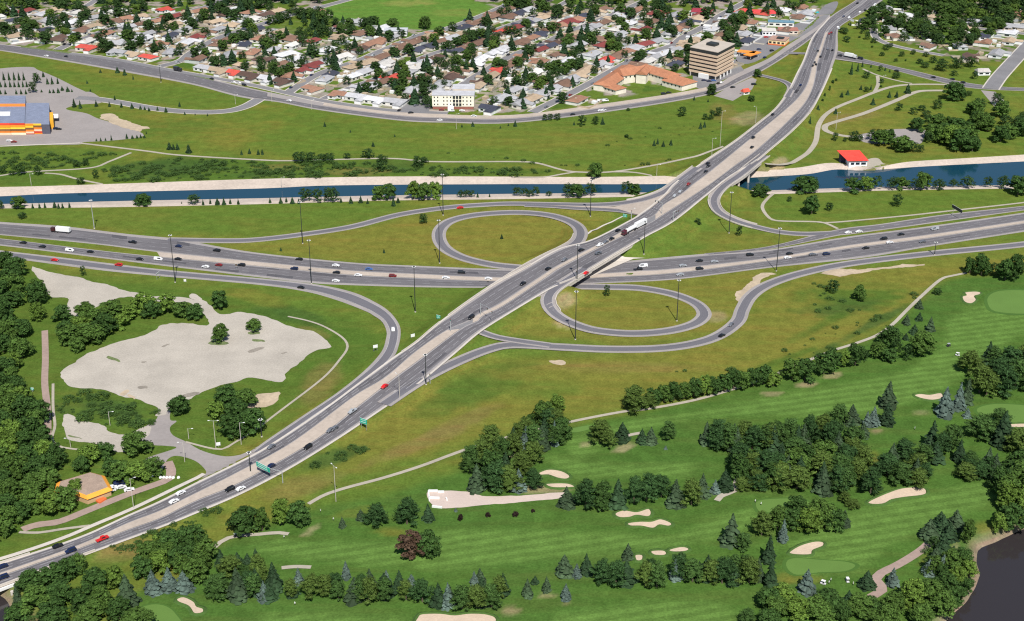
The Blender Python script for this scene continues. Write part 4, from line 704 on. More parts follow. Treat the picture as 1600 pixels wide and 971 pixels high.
def crown_spruce(seed, tiers=17):
    rs = np.random.default_rng(seed); V = []; Fq = []
    for t in range(tiers):
        h = .07 + .91 * (t / (tiers - 1)) ** .95; r = .5 * (1 - (h - .07) / .95) ** .85 + .012; nb = max(5, int(15 * (1 - h * .6)))
        for b in range(nb):
            a = 2 * math.pi * (b + rs.uniform(-.45, .45)) / nb + t * 1.3; L_ = r * rs.choice([rs.uniform(.5, .8), rs.uniform(.85, 1.25)], p=[.3, .7]); ca, sa = math.cos(a), math.sin(a); w = L_ * rs.uniform(.2, .3) + .012; dr = (.035 + L_ * .16) * rs.uniform(.5, 1.6)
            o = len(V); p = lambda u, s, z: V.append((ca * u - sa * s, sa * u + ca * s, z))
            p(0, 0, h + .02); p(L_ * .55, w, h - dr * .4); p(L_, 0, h - dr); p(L_ * .55, -w, h - dr * .4); p(L_ * .5, 0, h + .008)
            p(L_ * .9, w * .75, h - dr * 1.15); p(L_ * .9, -w * .75, h - dr * 1.15); p(L_ * .5, 0, h - dr * 1.2)
            Fq.extend([[o, o+1, o+4], [o, o+4, o+3], [o+4, o+1, o+2], [o+4, o+2, o+3], [o+1, o+5, o+2], [o+3, o+2, o+6], [o+1, o+7, o+5], [o+3, o+6, o+7]])
    o = len(V); k = 9
    for i in range(k): V.append((.27 * math.cos(6.283 * i / k), .27 * math.sin(6.283 * i / k), .08))
    V.append((0, 0, .93)); Fq.extend([[o + i, o + (i + 1) % k, o + k] for i in range(k)])
    o = len(V); V.extend([(.012, 0, .9), (-.006, .01, .9), (-.006, -.01, .9), (0, 0, 1.0)]); Fq.extend([[o, o+1, o+3], [o+1, o+2, o+3], [o+2, o, o+3]])
    return mesh_np('crown', V, Fq)
LEAFY = [crown_leafy(i, 20 + 3 * (i % 5), 1900) for i in range(10)]
PINE = [crown_leafy(40 + i, 34 + 3 * (i % 4), 2700, 1.0, 'pine') for i in range(9)]
SPRUCE = [crown_spruce(70 + i, 14 + i % 5) for i in range(9)]
for m_ in LEAFY: m_.materials.append(M['leaf'])
for m_ in PINE + SPRUCE: m_.materials.append(M['needle'])
TRK = MB().tube((0, 0, 0), (0, 0, .45), .035, .022, 6).tube((0, 0, .3), (.13, .05, .6), .018, .008, 4).tube((0, 0, .33), (-.1, -.09, .62), .018, .008, 4).me('trunk'); TRK.materials.append(M['bark'])
TRS = MB().tube((0, 0, 0), (0, 0, .9), .03, .008, 6).me('trunk'); TRS.materials.append(M['bark'])
KIND = {'L': ('leafy_tree', 'leafy tree', 'tree', LEAFY, TRK), 'P': ('pine_tree', 'pine tree', 'tree', PINE, TRK), 'S': ('spruce_tree', 'spruce', 'tree', SPRUCE, TRS), 'B': ('blue_spruce', 'blue-grey spruce', 'tree', SPRUCE, TRS), 'Y': ('young_spruce', 'young conifer', 'small tree', SPRUCE, TRS),
        'G': ('garden_tree', 'garden tree', 'tree', LEAFY, TRK), 'K': ('garden_spruce', 'garden spruce', 'tree', SPRUCE, TRS), 'U': ('shrub', 'round shrub', 'shrub', LEAFY, TRK), 'R': ('purple_leaved_tree', 'red-brown leafy tree', 'tree', LEAFY, TRK), 'D': ('purple_shrub', 'dark purple shrub', 'shrub', LEAFY, TRK)}
CLR = {'L': [('dark green', (.045, .092, .022)), ('mid-green', (.070, .128, .026)), ('bright green', (.105, .175, .030))], 'P': [('dark', (.040, .086, .027)), ('deep green', (.056, .110, .028)), ('olive-green', (.082, .130, .028))],
       'S': [('dark green', (.028, .056, .024)), ('grey-green', (.045, .074, .036))], 'B': [('blue-grey', (.084, .122, .100))], 'Y': [('dark green', (.026, .055, .022))], 'G': [('dark green', (.038, .074, .022)), ('mid-green', (.058, .106, .024)), ('bright green', (.085, .14, .026))],
       'K': [('dark green', (.022, .048, .02))], 'U': [('dark green', (.036, .074, .018)), ('mid-green', (.05, .10, .022))], 'R': [('', (.082, .052, .034))], 'D': [('', (.03, .018, .016))]}
TREES = []
def delta(py): return PITCH + math.atan((py - 485.5) / F)
def add_trees(kind, lst, marks=None, group=None):
    for t in lst: TREES.append(('S' if kind == 'P' and len(TREES) % 4 == 3 else kind, t[0], t[1], t[2], t[3], marks or TM, group, t[4] if len(t) > 4 else None))
def tw(c, r, lst, dw, dh):       # trees listed on an enlargement: x, y of the foot, width, height (enlarged pixels)
    o = []
    for t in lst: q = T(c, r, [t[:2]])[0]; o.append((q[0], q[1], (t[2] if len(t) > 2 else dw) / 4, (t[3] if len(t) > 3 else dh) / 4))
    return o
add_trees('L', [(440,823,32,46),(468,825,34,42),(385,836,50,46),(410,832,22,40)])
add_trees('P', [(588,824,36,40),(636,823,34,48),(340,937,46,42),(372,940,48,44),(398,935,30,40)])
add_trees('S', [(535,825,11,20),(564,813,15,20),(669,815,18,32),(200,948,32,58),(346,888,20,34),(28,944,14,36),(372,890,24,32),(388,892,22,32),(401,887,18,34),(457,933,20,30),(578,918,20,34),(624,920,20,34),(786,930,22,40),(750,912,18,28)])
add_trees('B', [(240,928,28,44),(265,923,26,42),(288,925,30,38),(413,939,22,36),(467,913,18,30),(541,905,15,32),(604,913,15,26),(643,919,20,26),(700,951,22,46),(741,915,14,26),(712,800,6,7)])
add_trees('P', [(405,920,30,56),(428,926,28,54),(487,938,35,44),(510,933,28,38),(525,930,26,36),(555,941,34,46),(576,944,34,48),(600,941,30,42),(660,945,38,46),(685,950,36,46),(722,955,32,46),(745,954,34,44),(768,953,32,42)])
add_trees('R', [(642,874,46,46)]); add_trees('L', [(670,873,38,44)])
add_trees('D', [(719,814,10,11),(762,809,9,9),(805,808,10,9),(833,801,7,6)])
add_trees('L', [(232,880,38,36),(265,870,42,46),(300,865,42,46),(322,880,36,40),(312,905,34,42),(283,900,34,40),(250,898,34,40),(225,908,34,40),(50,930,44,40),(85,918,48,42),(107,905,40,36),(125,897,22,34),(150,926,46,38),(178,920,36,36),(60,955,48,38),(95,948,44,40),(130,955,44,40),(160,955,40,40),(85,978,46,40),(140,978,46,38),(187,972,40,40),(217,985,48,34),(30,975,40,30)])
add_trees('P', [(834,767,28,36),(915,798,40,52),(940,794,32,46),(965,796,42,52),(990,790,30,48),(1010,787,32,52),(1033,780,30,40),(1055,794,40,50),(1080,793,34,48),(1160,770,22,26),(1183,770,28,34),(1132,768,26,40)])
add_trees('B', [(810,769,25,42),(1117,772,16,26),(901,903,16,26),(1055,907,22,42),(822,703,24,42),(866,697,16,44),(1364,667,20,36),(1354,667,14,28),(1475,652,32,54),(1497,642,22,50),(1511,654,14,14),(1223,848,18,42),(1260,927,30,44),(1394,916,24,34),(1450,900,24,30),(1473,890,20,28),(884,938,16,30),(1040,703,6,7)])
add_trees('L', [(940,801,24,24)])
add_trees('S', [(885,793,26,38),(1097,778,24,44),(882,901,28,40),(916,898,20,38),(981,875,18,30),(824,934,18,34),(854,925,16,28),(836,913,12,16),(846,703,26,44),(802,702,20,40),(1385,665,24,42),(1348,684,20,28),(1330,665,26,38),(1510,632,20,46),(1203,918,22,50),(1201,880,22,50),(1354,920,26,32),(1468,826,24,26),(1482,845,26,32),(1492,828,28,34),(1473,865,26,34),(1487,882,26,34),(1324,955,26,38),(1003,694,18,28),(1017,695,20,32),(1416,508,14,18),(1428,523,14,18),(1436,502,12,16),(1453,518,14,26),(1415,532,10,12),(1436,483,13,18),(1318,823,20,30),(1255,700,24,44),(1230,745,22,40)])
add_trees('P', [(940,914,34,42),(962,918,38,44),(978,912,32,42),(1008,919,28,44),(1026,922,38,46),(1082,913,34,42),(1105,905,30,44),(1128,916,38,48),(1148,906,32,42),(1170,915,36,48),(1142,856,48,40),(1160,862,26,32),(1190,840,30,42),(1168,978,28,28)])
add_trees('P', [(745,770,40,52),(770,772,40,50),(798,772,34,48),(735,742,34,48),(757,730,38,48),(780,722,34,44),(805,718,34,44),(830,705,34,44),(850,690,32,42),(868,680,34,44),(870,700,28,38),(820,690,30,40),(790,745,34,44),(815,745,32,42)])
add_trees('P', [(938,696,34,42),(952,703,24,34),(972,691,24,36),(1044,690,24,34),(990,647,44,46),(1013,641,24,28),(1103,697,30,44),(1120,703,34,50),(1140,708,34,48),(1160,700,30,44),(1150,710,36,48),(1175,706,34,44),(1198,704,34,46),(1215,700,32,44),(1208,708,34,50),(1232,700,36,48),(1283,690,36,46),(1305,698,32,44),(1330,690,30,42),(1310,665,30,36)])
add_trees('L', [(1022+i*15.5, 635-i*2.9, 24, 30+(i%3)*3) for i in range(12)])
add_trees('L', [(1208,606,24,26),(1237,598,32,38),(1257,598,34,40),(1287,588,32,40),(1300,582,26,38),(1317,575,20,28),(1336,574,28,38),(1350,567,14,22),(1388,543,34,36),(1370,562,28,30),(1388,568,28,22),(1400,555,16,28),(1437,559,38,42),(1416,565,16,26)])
add_trees('P', [(1387,640,38,40),(1530,618,36,52),(1563,622,42,54),(1585,612,40,56),(1600,580,36,50),(1575,588,38,48),(1550,582,34,42),(1613,615,40,50),(1392,738,40,48),(1412,728,36,44),(1432,745,34,40),(1442,728,30,36),(1455,705,42,44),(1485,705,34,46),(1471,712,34,38),(1535,690,48,44),(1565,700,50,48),(1592,712,44,46),(1562,672,36,36),(1515,745,38,36),(1542,740,36,34),(1405,760,36,40)])
add_trees('P', [(1215,770,42,48),(1245,768,40,44),(1285,775,42,46),(1310,772,36,46),(1360,775,34,48),(1398,755,22,26),(1430,754,34,34),(1443,750,26,30),(1508,752,34,32),(1535,750,34,32),(1553,745,32,34),(1333,796,20,15),(1320,788,18,22)])
add_trees('L', [(1570,800,44,48),(1590,780,46,52),(1565,772,38,44),(1588,750,44,48),(1605,805,44,48),(1577,830,40,44),(1559,836,24,38),(1598,765,40,44)])
add_trees('L', [(1215,830,34,42),(1235,832,38,42),(1262,835,38,42),(1290,830,36,44),(1277,815,32,38),(1305,832,32,38),(1245,805,30,34)])
add_trees('L', [(1510,848,26,38),(1506,890,20,24),(1420,950,46,48),(1395,965,40,42),(1450,945,40,42),(1475,930,36,38),(1470,965,42,42),(1495,915,26,32),(1514,905,26,32),(1510,930,24,28),(1440,978,40,38),(1490,950,34,36)])
add_trees('L', [(1215,965,40,34),(1245,970,40,38),(1280,975,44,38),(1310,965,38,34),(1340,965,42,38),(1365,975,28,24),(1200,985,40,30),(1380,985,30,24)])
add_trees('L', [(948,465,11,20),(1090,351,12,15),(662,351,13,18),(1154,370,10,18),(1302,460,18,24),(1343,472,22,27),(1515,430,20,28),(1533,434,26,38),(1570,441,28,38),(1583,440,32,44),(1552,432,20,22),(1465,463,14,13)])
add_trees('Y', [(600,396,5,8),(439,393,5,7),(784,374,6,9)])
add_trees('L', [(1258,303,40,26),(1268,338,30,34),(1296,331,12,15),(1233,316,8,10),(1333,303,30,26),(1352,300,22,24),(1369,297,18,23),(1395,298,22,21),(1409,298,22,23),(1430,299,20,20),(1443,299,24,30),(1466,299,20,19),(1490,293,14,13),(1511,296,24,17),(1543,294,15,19),(1566,297,18,23),(1590,309,30,34),(1401,325,18,22),(1187,310,26,20),(930,280,22,26),(380,536-16,1,1)][:-1])
add_trees('L', [(343,536,32,30),(398,520,24,22),(344,486,28,32),(305,502,26,28),(280,650,30,32),(365,690,44,46),(395,680,40,44),(355,635,38,30),(385,640,36,34),(372,660,38,38),(340,655,26,30),(240,500,30,30),(262,492,30,34),(285,498,26,28),(212,715,44,42),(165,720,30,30),(140,728,34,36),(190,758,34,38),(215,755,44,38),(240,748,34,34),(175,748,30,30),(130,432,9,17),(130,700+40,30,30),(100,800,42,42),(78,806,42,40),(120,775,26,28)])
add_trees('L', tw(1,2,[(120,340,90,90),(5,340,50,60),(140,400,55,40),(890,320,110,70),(1210,315,80,72),(125,130,70,80),(240,130,50,70),(75,130,40,35),(505,185,60,50),(600,150,40,65),(20,120,50,55),(480,80,50,55),(540,70,40,55)],0,0))
add_trees('Y', tw(1,2,[(205,333),(248,333),(282,330),(343,330,30,45),(367,333),(392,333),(435,328),(1135,305),(1270,312),(1315,305),(1360,312,36,50),(1400,312,30,52),(1440,305),(1490,308)],20,40))
add_trees('Y', tw(2,2,[(88,300),(155,303,30,45),(190,295),(228,305,34,50),(267,305),(532,297),(593,303,30,50),(655,300,32,50),(698,305),(860,320,32,65),(888,300,28,42),(1385,265),(1460,263)],20,38))
add_trees('L', tw(2,2,[(315,295,80,92),(385,300,70,95),(450,300,60,100),(490,300,70,100),(770,285,80,110),(830,283,90,112),(985,285,90,125),(1050,290,80,120),(1120,280,90,122),(1280,268,50,50),(1320,265,45,50),(1350,265,40,48),(270,55,90,68),(340,50,80,55),(410,50,70,60),(460,45,70,55),(570,25,50,38),(700,25,80,58),(790,55,70,55),(790,105,80,60),(1010,80,90,68),(1055,55,50,50)],0,0))
add_trees('L', tw(3,2,[(30,255,60,58),(80,255,50,55),(110,262,50,50),(150,260,50,68),(350,265,80,92),(410,270,90,98),(490,260,80,88),(710,245,70,88),(765,245,80,112),(230,258,40,22)],0,0))
add_trees('Y', tw(1,1,[(465,675,32,60),(503,682,26,56),(603,670,24,46),(685,670,20,38),(760,675,20,40),(826,683,28,30),(878,688,20,32),(905,690,18,20),(932,698,20,28),(985,695,18,32),(1038,705,26,28),(1123,670,20,36),(1155,720,16,22),(1220,722,10,12),(1297,728,14,16),(718,628,18,32),(272,485,22,40),(545,525,16,24),(565,575,14,20),(603,885,16,18),(630,885,16,26),(660,882,14,22),(697,880,14,40),(793,870,22,36),(828,870,20,28),(857,868,18,26),(880,866,18,28),(903,866,18,24),(735,460,32,34),(780,475,30,46),(628,458,20,22),(833,500,12,34),(1060,940,40,52),(1085,940,24,44),(1110,940,28,48),(1180,962,44,64),(1510,971,20,34),(1560,965,26,40),(915,840,10,24)],20,30))
add_trees('Y', tw(1,1,[(x,505,20,58) for x in (25,58,90,120,150)]+[(x,548,18,44) for x in (5,35,65,92,118,145,168)]+[(298,530,22,46),(327,530,22,48),(362,527,18,44)]+[(x,592,18,34) for x in (5,35,103,133,163)]+[(260,580,16,20),(312,585,18,28),(335,585,20,30),(365,585,24,36),(390,570,24,28),(424,578,28,32),(450,578,16,20)],20,30))
add_trees('G', tw(1,1,[(232,530,50,78),(210,588,55,78)],0,0), TM)
add_trees('Y', tw(2,1,[(430,795,22,35),(590,830,14,18),(867,858,14,15),(732,920,26,28),(1355,795,26,35),(1287,798,14,24),(1527,805,14,20),(1577,790,14,20),(15,970,24,40),(40,970,22,42)],20,30))
add_trees('U', tw(3,1,[(1250,600,60,75),(1495,640,50,40),(715,865,30,18),(725,697,26,14),(1535,490,60,60)],0,0)); add_trees('L', tw(3,1,[(1065,735,60,68),(1205,755,36,45),(1250,755,45,68),(1290,735,50,66),(438,795,50,78),(520,785,45,62),(205,760,36,48),(240,757,36,48),(280,757,50,48),(1250,605,64,80)],0,0))
add_trees('Y', tw(3,1,[(1178,810,26,48),(1203,800,24,44),(888,915,24,44),(910,905,22,44),(945,920,26,40),(993,912,26,42),(566,782,30,52),(388,785,18,30),(20,795,26,46),(1138,630,18,30),(1225,640,14,24)],20,30))
add_trees('Y', tw(4,1,[(520,470,24,80),(560,450,20,58),(590,420,16,38),(643,425,16,24),(732,445,18,24),(760,455,16,24),(460,612,28,38),(497,598,28,40),(580,565,24,34),(642,565,18,34),(312,690,25,34),(262,775,20,48),(872,590,50,60),(757,615,28,48),(803,613,28,46),(655,660,36,48),(422,715,30,26)],20,30))
add_trees('L', tw(4,1,[(700,450,30,40),(800,498,55,38),(615,495,50,48),(710,525,30,34),(615,580,36,38),(418,885,40,58),(535,890,70,72),(575,890,40,50),(480,890,26,30),(820,700,50,55),(905,720,50,48),(960,700,50,40),(985,740,60,50),(1055,690,60,72),(1000,775,60,55),(1070,760,50,50),(1150,640,120,125),(1195,640,80,100),(1255,605,40,36),(1320,700,80,88),(1260,720,60,78),(1300,780,90,88),(1370,830,90,110),(1320,830,100,120),(1500,880,110,105),(1480,790,80,68),(1560,800,90,78),(1430,690,50,40),(1180,850,120,115),(1100,860,90,90),(1060,900,120,120),(1140,930,140,150),(1240,900,130,120),(1200,960,150,150),(1275,960,100,110),(1000,900,60,78),(700,920,130,112),(760,910,80,105),(660,890,80,80),(830,960,130,98),(900,960,70,80),(950,960,50,55),(1460,700,60,40),(1585,760,60,60)],0,0))
add_trees('L', tw(4,1,[(490,270,50,44),(470,220,60,44),(560,190,36,54),(590,215,30,36),(620,255,36,58),(510,165,26,26),(663,275,45,38),(710,355,35,30),(740,320,50,30),(765,300,36,30),(835,360,40,38),(800,390,30,24),(905,345,40,34),(945,405,45,38),(985,360,40,32),(980,430,50,42),(1030,400,45,48),(1085,455,80,86),(1180,440,90,78),(1270,430,80,78),(1290,500,40,58),(1160,480,45,24)],0,0)); add_trees('U', tw(4,1,[(425,510,20,20),(405,525,24,24),(385,570,16,34),(355,605,16,22),(340,635,18,18),(570,240,18,14),(650,300,16,14),(860,385,14,14),(705,548,18,14)],0,0))
def fill(poly, kind, n, w, h, dmin, seed, yf=2.2, marks=None, group=None, avoid=None):
    rs = np.random.default_rng(seed); P = np.array(poly); got = []
    for _ in range(n * 60):
        if len(got) >= n: break
        x = rs.uniform(P[:, 0].min(), P[:, 0].max()); y = rs.uniform(P[:, 1].min(), P[:, 1].max())
        if not inpoly(np.array([x]), np.array([y]), poly)[0]: continue
        if any((x - a) ** 2 + ((y - b) * yf) ** 2 < dmin ** 2 for a, b, *_ in got): continue
        if avoid and avoid(x, y): continue
        f = rs.uniform(.78, 1.18); got.append((x, y, w * f * rs.uniform(.9, 1.1), h * f))
    kinds = kind if isinstance(kind, str) else 'L'
    for i, g in enumerate(got): add_trees(kinds[i % len(kinds)], [g], marks, group)
    return got
# the riverside wood
fill([(722,745),(745,712),(790,690),(840,655),(880,645),(884,690),(850,712),(838,765),(760,775),(730,768)], 'PL', 12, 32, 42, 22, 21, group='pines of the golf course')
fill([(1100,700),(1200,690),(1320,680),(1345,700),(1340,720),(1200,715),(1110,712)], 'PPS', 9, 30, 44, 22, 22, group='trees of the central wood')
fill([(350,895),(420,900),(440,925),(380,935),(340,915)], 'LP', 4, 34, 36, 22, 23); fill([(215,850),(330,850),(340,905),(260,925),(215,910)], 'L', 7, 36, 38, 24, 24, group='trees of the riverside wood')
fill([(1440,820),(1510,835),(1525,900),(1500,930),(1450,930),(1455,870)], 'LSL', 9, 26, 32, 18, 25); fill([(1375,735),(1450,715),(1500,710),(1550,735),(1540,752),(1400,770)], 'P', 6, 34, 38, 24, 26)
fill([(1500,590),(1600,555),(1640,600),(1600,625),(1520,622)], 'P', 6, 38, 48, 24, 27); fill([(1560,760),(1640,745),(1640,820),(1585,832)], 'L', 7, 42, 46, 26, 28); fill([(1200,945),(1380,945),(1390,985),(1200,985)], 'L', 8, 38, 36, 24, 29)
fill([(350,925),(800,935),(800,948),(350,940)], 'PSP', 12, 28, 40, 22, 30); fill([(885,905),(1190,905),(1190,918),(885,915)], 'PPS', 7, 30, 42, 22, 31)
fill([(1400,200),(1560,165),(1600,215),(1540,235),(1440,240)], 'L', 14, 26, 26, 16, 32)
fill([(-30,418),(30,418),(58,440),(74,465),(88,488),(60,500),(40,540),(40,640),(-30,650)], 'L', 36, 32, 36, 25, 11, group='trees of the riverside wood')
fill([(82,508),(100,494),(150,496),(215,488),(235,496),(205,515),(150,540),(120,556),(90,545)], 'L', 13, 32, 32, 24, 12, group='trees of the riverside wood')
fill([(-30,650),(40,650),(72,668),(72,720),(100,740),(90,765),(60,800),(30,830),(-30,885)], 'L', 44, 36, 42, 24, 13, group='trees of the riverside wood')
fill([(1190,725),(1350,712),(1358,735),(1325,775),(1270,765),(1190,770),(1150,760),(1150,735)], 'PPL', 26, 36, 42, 23, 14, group='trees of the central wood')
fill([(1345,48),(1372,18),(1420,0),(1500,-12),(1620,-15),(1620,35),(1540,62),(1500,85),(1420,70),(1380,62)], 'G', 125, 18, 19, 9, 15, yf=2.6, marks=HM, group='trees among the hillside houses')
# ------------------------------------------------------------------ houses of the suburb
SPEC = [(1110,115,34),(720,160,34),(760,150,18),(1010,125,40),(955,135,34),(1060,140,24),(930,150,18),(640,50,20),(1215,65,22),(1220,40,30),(1165,88,22),(1180,50,10),(1280,18,16),(1145,140,14),(690,160,20),(440,45,18),(520,50,20),(460,50,14),(560,68,14)]
SPECW = [(*U(p[:2]), p[2]) for p in SPEC]
SALL = np.concatenate(STREETPTS); AVP = samples['av']; MAINP = samples['main']
HP = []
def ok_house(x, y, dmin, ds):
    px, py = proj(x, y, 0); px, py = float(px), float(py)
    if not (inpoly(np.array([px]), np.array([py]), SUB)[0] or inpoly(np.array([px]), np.array([py]), SUBE)[0]): return False
    if inpoly(np.array([px]), np.array([py]), FIELD)[0] or inpoly(np.array([px]), np.array([py]), [(405,36),(485,22),(570,42),(560,60),(500,66),(425,52)])[0]: return False
    if px < -25 or px > 1625 or py < -12: return False
    if px > 1340 and ((int(px * 7 + py * 13) % 10) < 3 or any(math.hypot(x - a, y - b) < 27 for a, b, _ in HP)): return False
    if (np.hypot(SALL[:, 0] - x, SALL[:, 1] - y) - SALL[:, 2]).min() < ds: return False
    if (np.hypot(AVP[:, 0] - x, AVP[:, 1] - y) - AVP[:, 3]).min() < 12 or (np.hypot(MAINP[:, 0] - x, MAINP[:, 1] - y) - MAINP[:, 3]).min() < 14: return False
    if any(math.hypot(x - a, y - b) < r for a, b, r in SPECW): return False
    return all(math.hypot(x - a, y - b) > dmin for a, b, _ in HP)
for sp_ in STREETPTS:
    c = sp_[:, :2]; n = len(c); step = max(1, int(round(19.5 / 3)))
    for side in (1, -1):
        for i in range(step // 2, n - 1, step):
            t_ = c[min(i + 1, n - 1)] - c[i - 1]; t_ = t_ / np.linalg.norm(t_); nn = np.array([-t_[1], t_[0]]) * side
            p = c[i] + nn * (4.5 + 12.5 + rng.uniform(-1.5, 1.5)); a = math.atan2(t_[1], t_[0])
            if ok_house(p[0], p[1], 16.5, 6.5): HP.append((p[0], p[1], a + (math.pi if side < 0 else 0)))
cand = [(x, y) for x in np.arange(-640, 640, 9) for y in np.arange(1080, 1660, 9)]; rng.shuffle(cand)
for x, y in cand:
    x += rng.uniform(-3, 3); y += rng.uniform(-3, 3)
    if ok_house(x, y, 22, 9):
        j = np.argmin(np.hypot(SALL[:, 0] - x, SALL[:, 1] - y)); k2 = min(j + 1, len(SALL) - 1); d_ = SALL[k2] - SALL[j]; HP.append((x, y, math.atan2(d_[1], d_[0]) + rng.choice([0, math.pi])))
HP.sort(key=lambda h: h[1]); print('houses', len(HP)); HP = HP[:298]
ROOFS = [('grey', (.38, .38, .39)), ('pale grey', (.55, .55, .56)), ('brown', (.20, .12, .085)), ('tan', (.42, .32, .22)), ('terracotta', (.33, .18, .12)), ('maroon', (.22, .055, .05)), ('dark slate', (.055, .06, .085)), ('red', (.50, .08, .06)), ('dark brown', (.11, .07, .055)), ('whitish', (.60, .58, .54))]
RWT = [.24, .15, .19, .13, .07, .04, .06, .01, .06, .05]
HINT = [(229,85,'red'),(218,8,'red'),(232,10,'red'),(363,112,'red'),(1092,18,'maroon'),(1100,24,'maroon'),(1185,22,'red'),(1170,26,'red'),(1140,38,'dark brown'),(680,70,'dark slate'),(655,78,'dark slate'),(735,48,'dark slate'),(700,78,'dark slate'),(525,121,'dark slate'),(545,117,'red'),(553,125,'terracotta'),(568,132,'terracotta'),(600,68,'terracotta'),(575,68,'terracotta'),(590,74,'terracotta'),
        (95,45,'dark slate'),(215,62,'pale grey'),(225,60,'pale grey'),(155,62,'brown'),(205,78,'tan'),(30,50,'brown'),(185,50,'terracotta'),(40,40,'brown'),(836,45,'dark slate'),(838,105,'maroon'),(880,28,'maroon'),(825,92,'terracotta'),(860,95,'terracotta'),(960,90,'brown'),(970,78,'terracotta'),(905,150,'terracotta'),(493,100,'maroon'),(475,115,'maroon'),(450,118,'terracotta'),(498,132,'terracotta'),(762,72,'brown'),(745,62,'brown'),(750,35,'brown'),
        (500,75,'pale grey'),(520,80,'pale grey'),(415,115,'pale grey'),(730,98,'pale grey'),(580,140,'grey'),(585,155,'pale grey'),(548,150,'pale grey'),(545,128,'pale grey'),(1410,62,'brown'),(1440,52,'dark slate'),(1550,55,'dark slate'),(1530,58,'dark slate'),(1385,32,'dark brown')]
def gable(l, w, z0, h, over=.5, hip=0.0):
    m = MB(); L_, W_ = l / 2 + over, w / 2 + over; hl = L_ * (1 - hip)
    m.v = [(-L_, -W_, z0), (L_, -W_, z0), (L_, W_, z0), (-L_, W_, z0), (-hl, 0, z0 + h), (hl, 0, z0 + h)]
    m.f = [(0, 1, 5, 4), (2, 3, 4, 5), (1, 2, 5), (3, 0, 4), (3, 2, 1, 0)]; return m
HT = []
for i, (l, w, hip, gar) in enumerate([(14, 9, .35, 0), (16, 9, 0, 1), (13, 10, .5, 0), (12, 8.5, 0, 1), (17, 10, .3, 1), (14, 9, .05, 0)]):
    wl = MB().box(-l/2, l/2, -w/2, w/2, 0, 3.1)
    if gar: wl.box(l/2 - 5.5, l/2 - .1, -w/2 - 5, -w/2 - .003, 0, 2.7)
    if not gar and i: wl.box(-l/2 + .1, -l/2 + 6, -w/2 - 3.4, -w/2 - .003, 0, 2.9)
    if hip < .1: wl.quad((-l/2, -w/2, 3.1), (-l/2, w/2, 3.1), (-l/2, 0, 4.9)); wl.quad((l/2, w/2, 3.1), (l/2, -w/2, 3.1), (l/2, 0, 4.9))
    rf = gable(l, w, 3.1, 2.0, .5, hip)
    if gar:
        n = len(rf.v); x0, x1, y0, y1 = l/2 - 5.8, l/2 + .3, -w/2 - 5.4, -w/2 + 2.4; rf.v += [(x0, y0, 2.7), (x1, y0, 2.7), (x1, y1, 3.3), (x0, y1, 3.3), ((x0+x1)/2, y0, 4.1), ((x0+x1)/2, y1, 4.1)]
        rf.f += [(n, n+4, n+5, n+3), (n+1, n+2, n+5, n+4), (n, n+1, n+4), (n, n+3, n+2, n+1)]
    if not gar and i:
        n = len(rf.v); x0, x1, y0, y1 = -l/2 - .4, -l/2 + 6.4, -w/2 - 3.9, -w/2 + 2.6; rf.v += [(x0, y0, 2.9), (x1, y0, 2.9), (x1, y1, 3.4), (x0, y1, 3.4), ((x0+x1)/2, y0 + 1.4, 4.5), ((x0+x1)/2, y1, 4.5)]
        rf.f += [(n, n+4, n+5, n+3), (n+1, n+2, n+5, n+4), (n, n+1, n+4), (n, n+3, n+2, n+1)]
    parts = [('roof', rf.me('roof'), 'roof')]
    for (x, y) in ((-l * .3, -w/2 - (3.4 if not gar and i else 0)), (-l * .0 + .3, -w/2)): parts.append(('window', MB().box(x - 1.0, x + 1.0, y - .06, y + .02, 1.0, 2.3).me('window'), 'glass'))
    parts.append(('window', MB().box(-l/2 - .06, -l/2 + .02, -1.2, 1.2, 1.0, 2.3).me('window'), 'glass')); parts.append(('window', MB().box(-l * .2, l * .05, w/2 - .02, w/2 + .06, 1.0, 2.3).me('window'), 'glass'))
    parts.append(('door', MB().box(l * .12, l * .12 + 1.0, -w/2 - .07, -w/2 + .02, .1, 2.2).me('door'), 'bark'))
    if i % 2 == 0: parts.append(('chimney', MB().box(l * .2, l * .2 + .9, .6, 1.5, 3.2, 5.7).me('chimney'), 'dirt'))
    if gar: parts.append(('garage_door', MB().box(l/2 - 4.9, l/2 - .8, -w/2 - 5.07, -w/2 - 4.97, .1, 2.3).me('garage_door'), 'white'))
    gx1 = l/2 - .3 if gar else l * .45; gx0 = gx1 - (5.0 if gar else 3.2); parts.append(('driveway', MB().box(gx0, gx1, -w/2 - (12 if gar else 9), -w/2 - (5.2 if gar else .2), .0, .09).me('driveway'), 'path'))
    sx_ = -l/2 + 2 + (i * 3.1) % 8; parts.append(('shed', MB().box(sx_, sx_ + 2.6 + i % 3, w/2 + 5, w/2 + 8.2, 0, 2.3).me('shed'), ['white', 'dirt', 'steel'][i % 3]))
    fb = MB(); y1_ = w/2 + 9.2
    fb.box(-l/2 - 1.6, l/2 + 1.6, y1_, y1_ + .12, 0, 1.6).box(-l/2 - 1.72, -l/2 - 1.6, w/2 + .5, y1_ + .12, 0, 1.6).box(l/2 + 1.6, l/2 + 1.72, w/2 + .5, y1_ + .12, 0, 1.6); parts.append(('fence', fb.me('fence'), ['white', 'dirt', 'path'][(i + 1) % 3]))
    if i % 2: parts.append(('patio', MB().box(-l * .3, l * .1, w/2 + .1, w/2 + 3.4, 0, .12).me('patio'), 'concrete'))
    wm = wl.me('wall'); wm.materials.append(M['wall'])
    for _, p, m_ in parts: p.materials.append(M[m_])
    HT.append((wm, parts))
hpx = [tuple(float(v) for v in proj(x, y, 2)) for x, y, _ in HP]
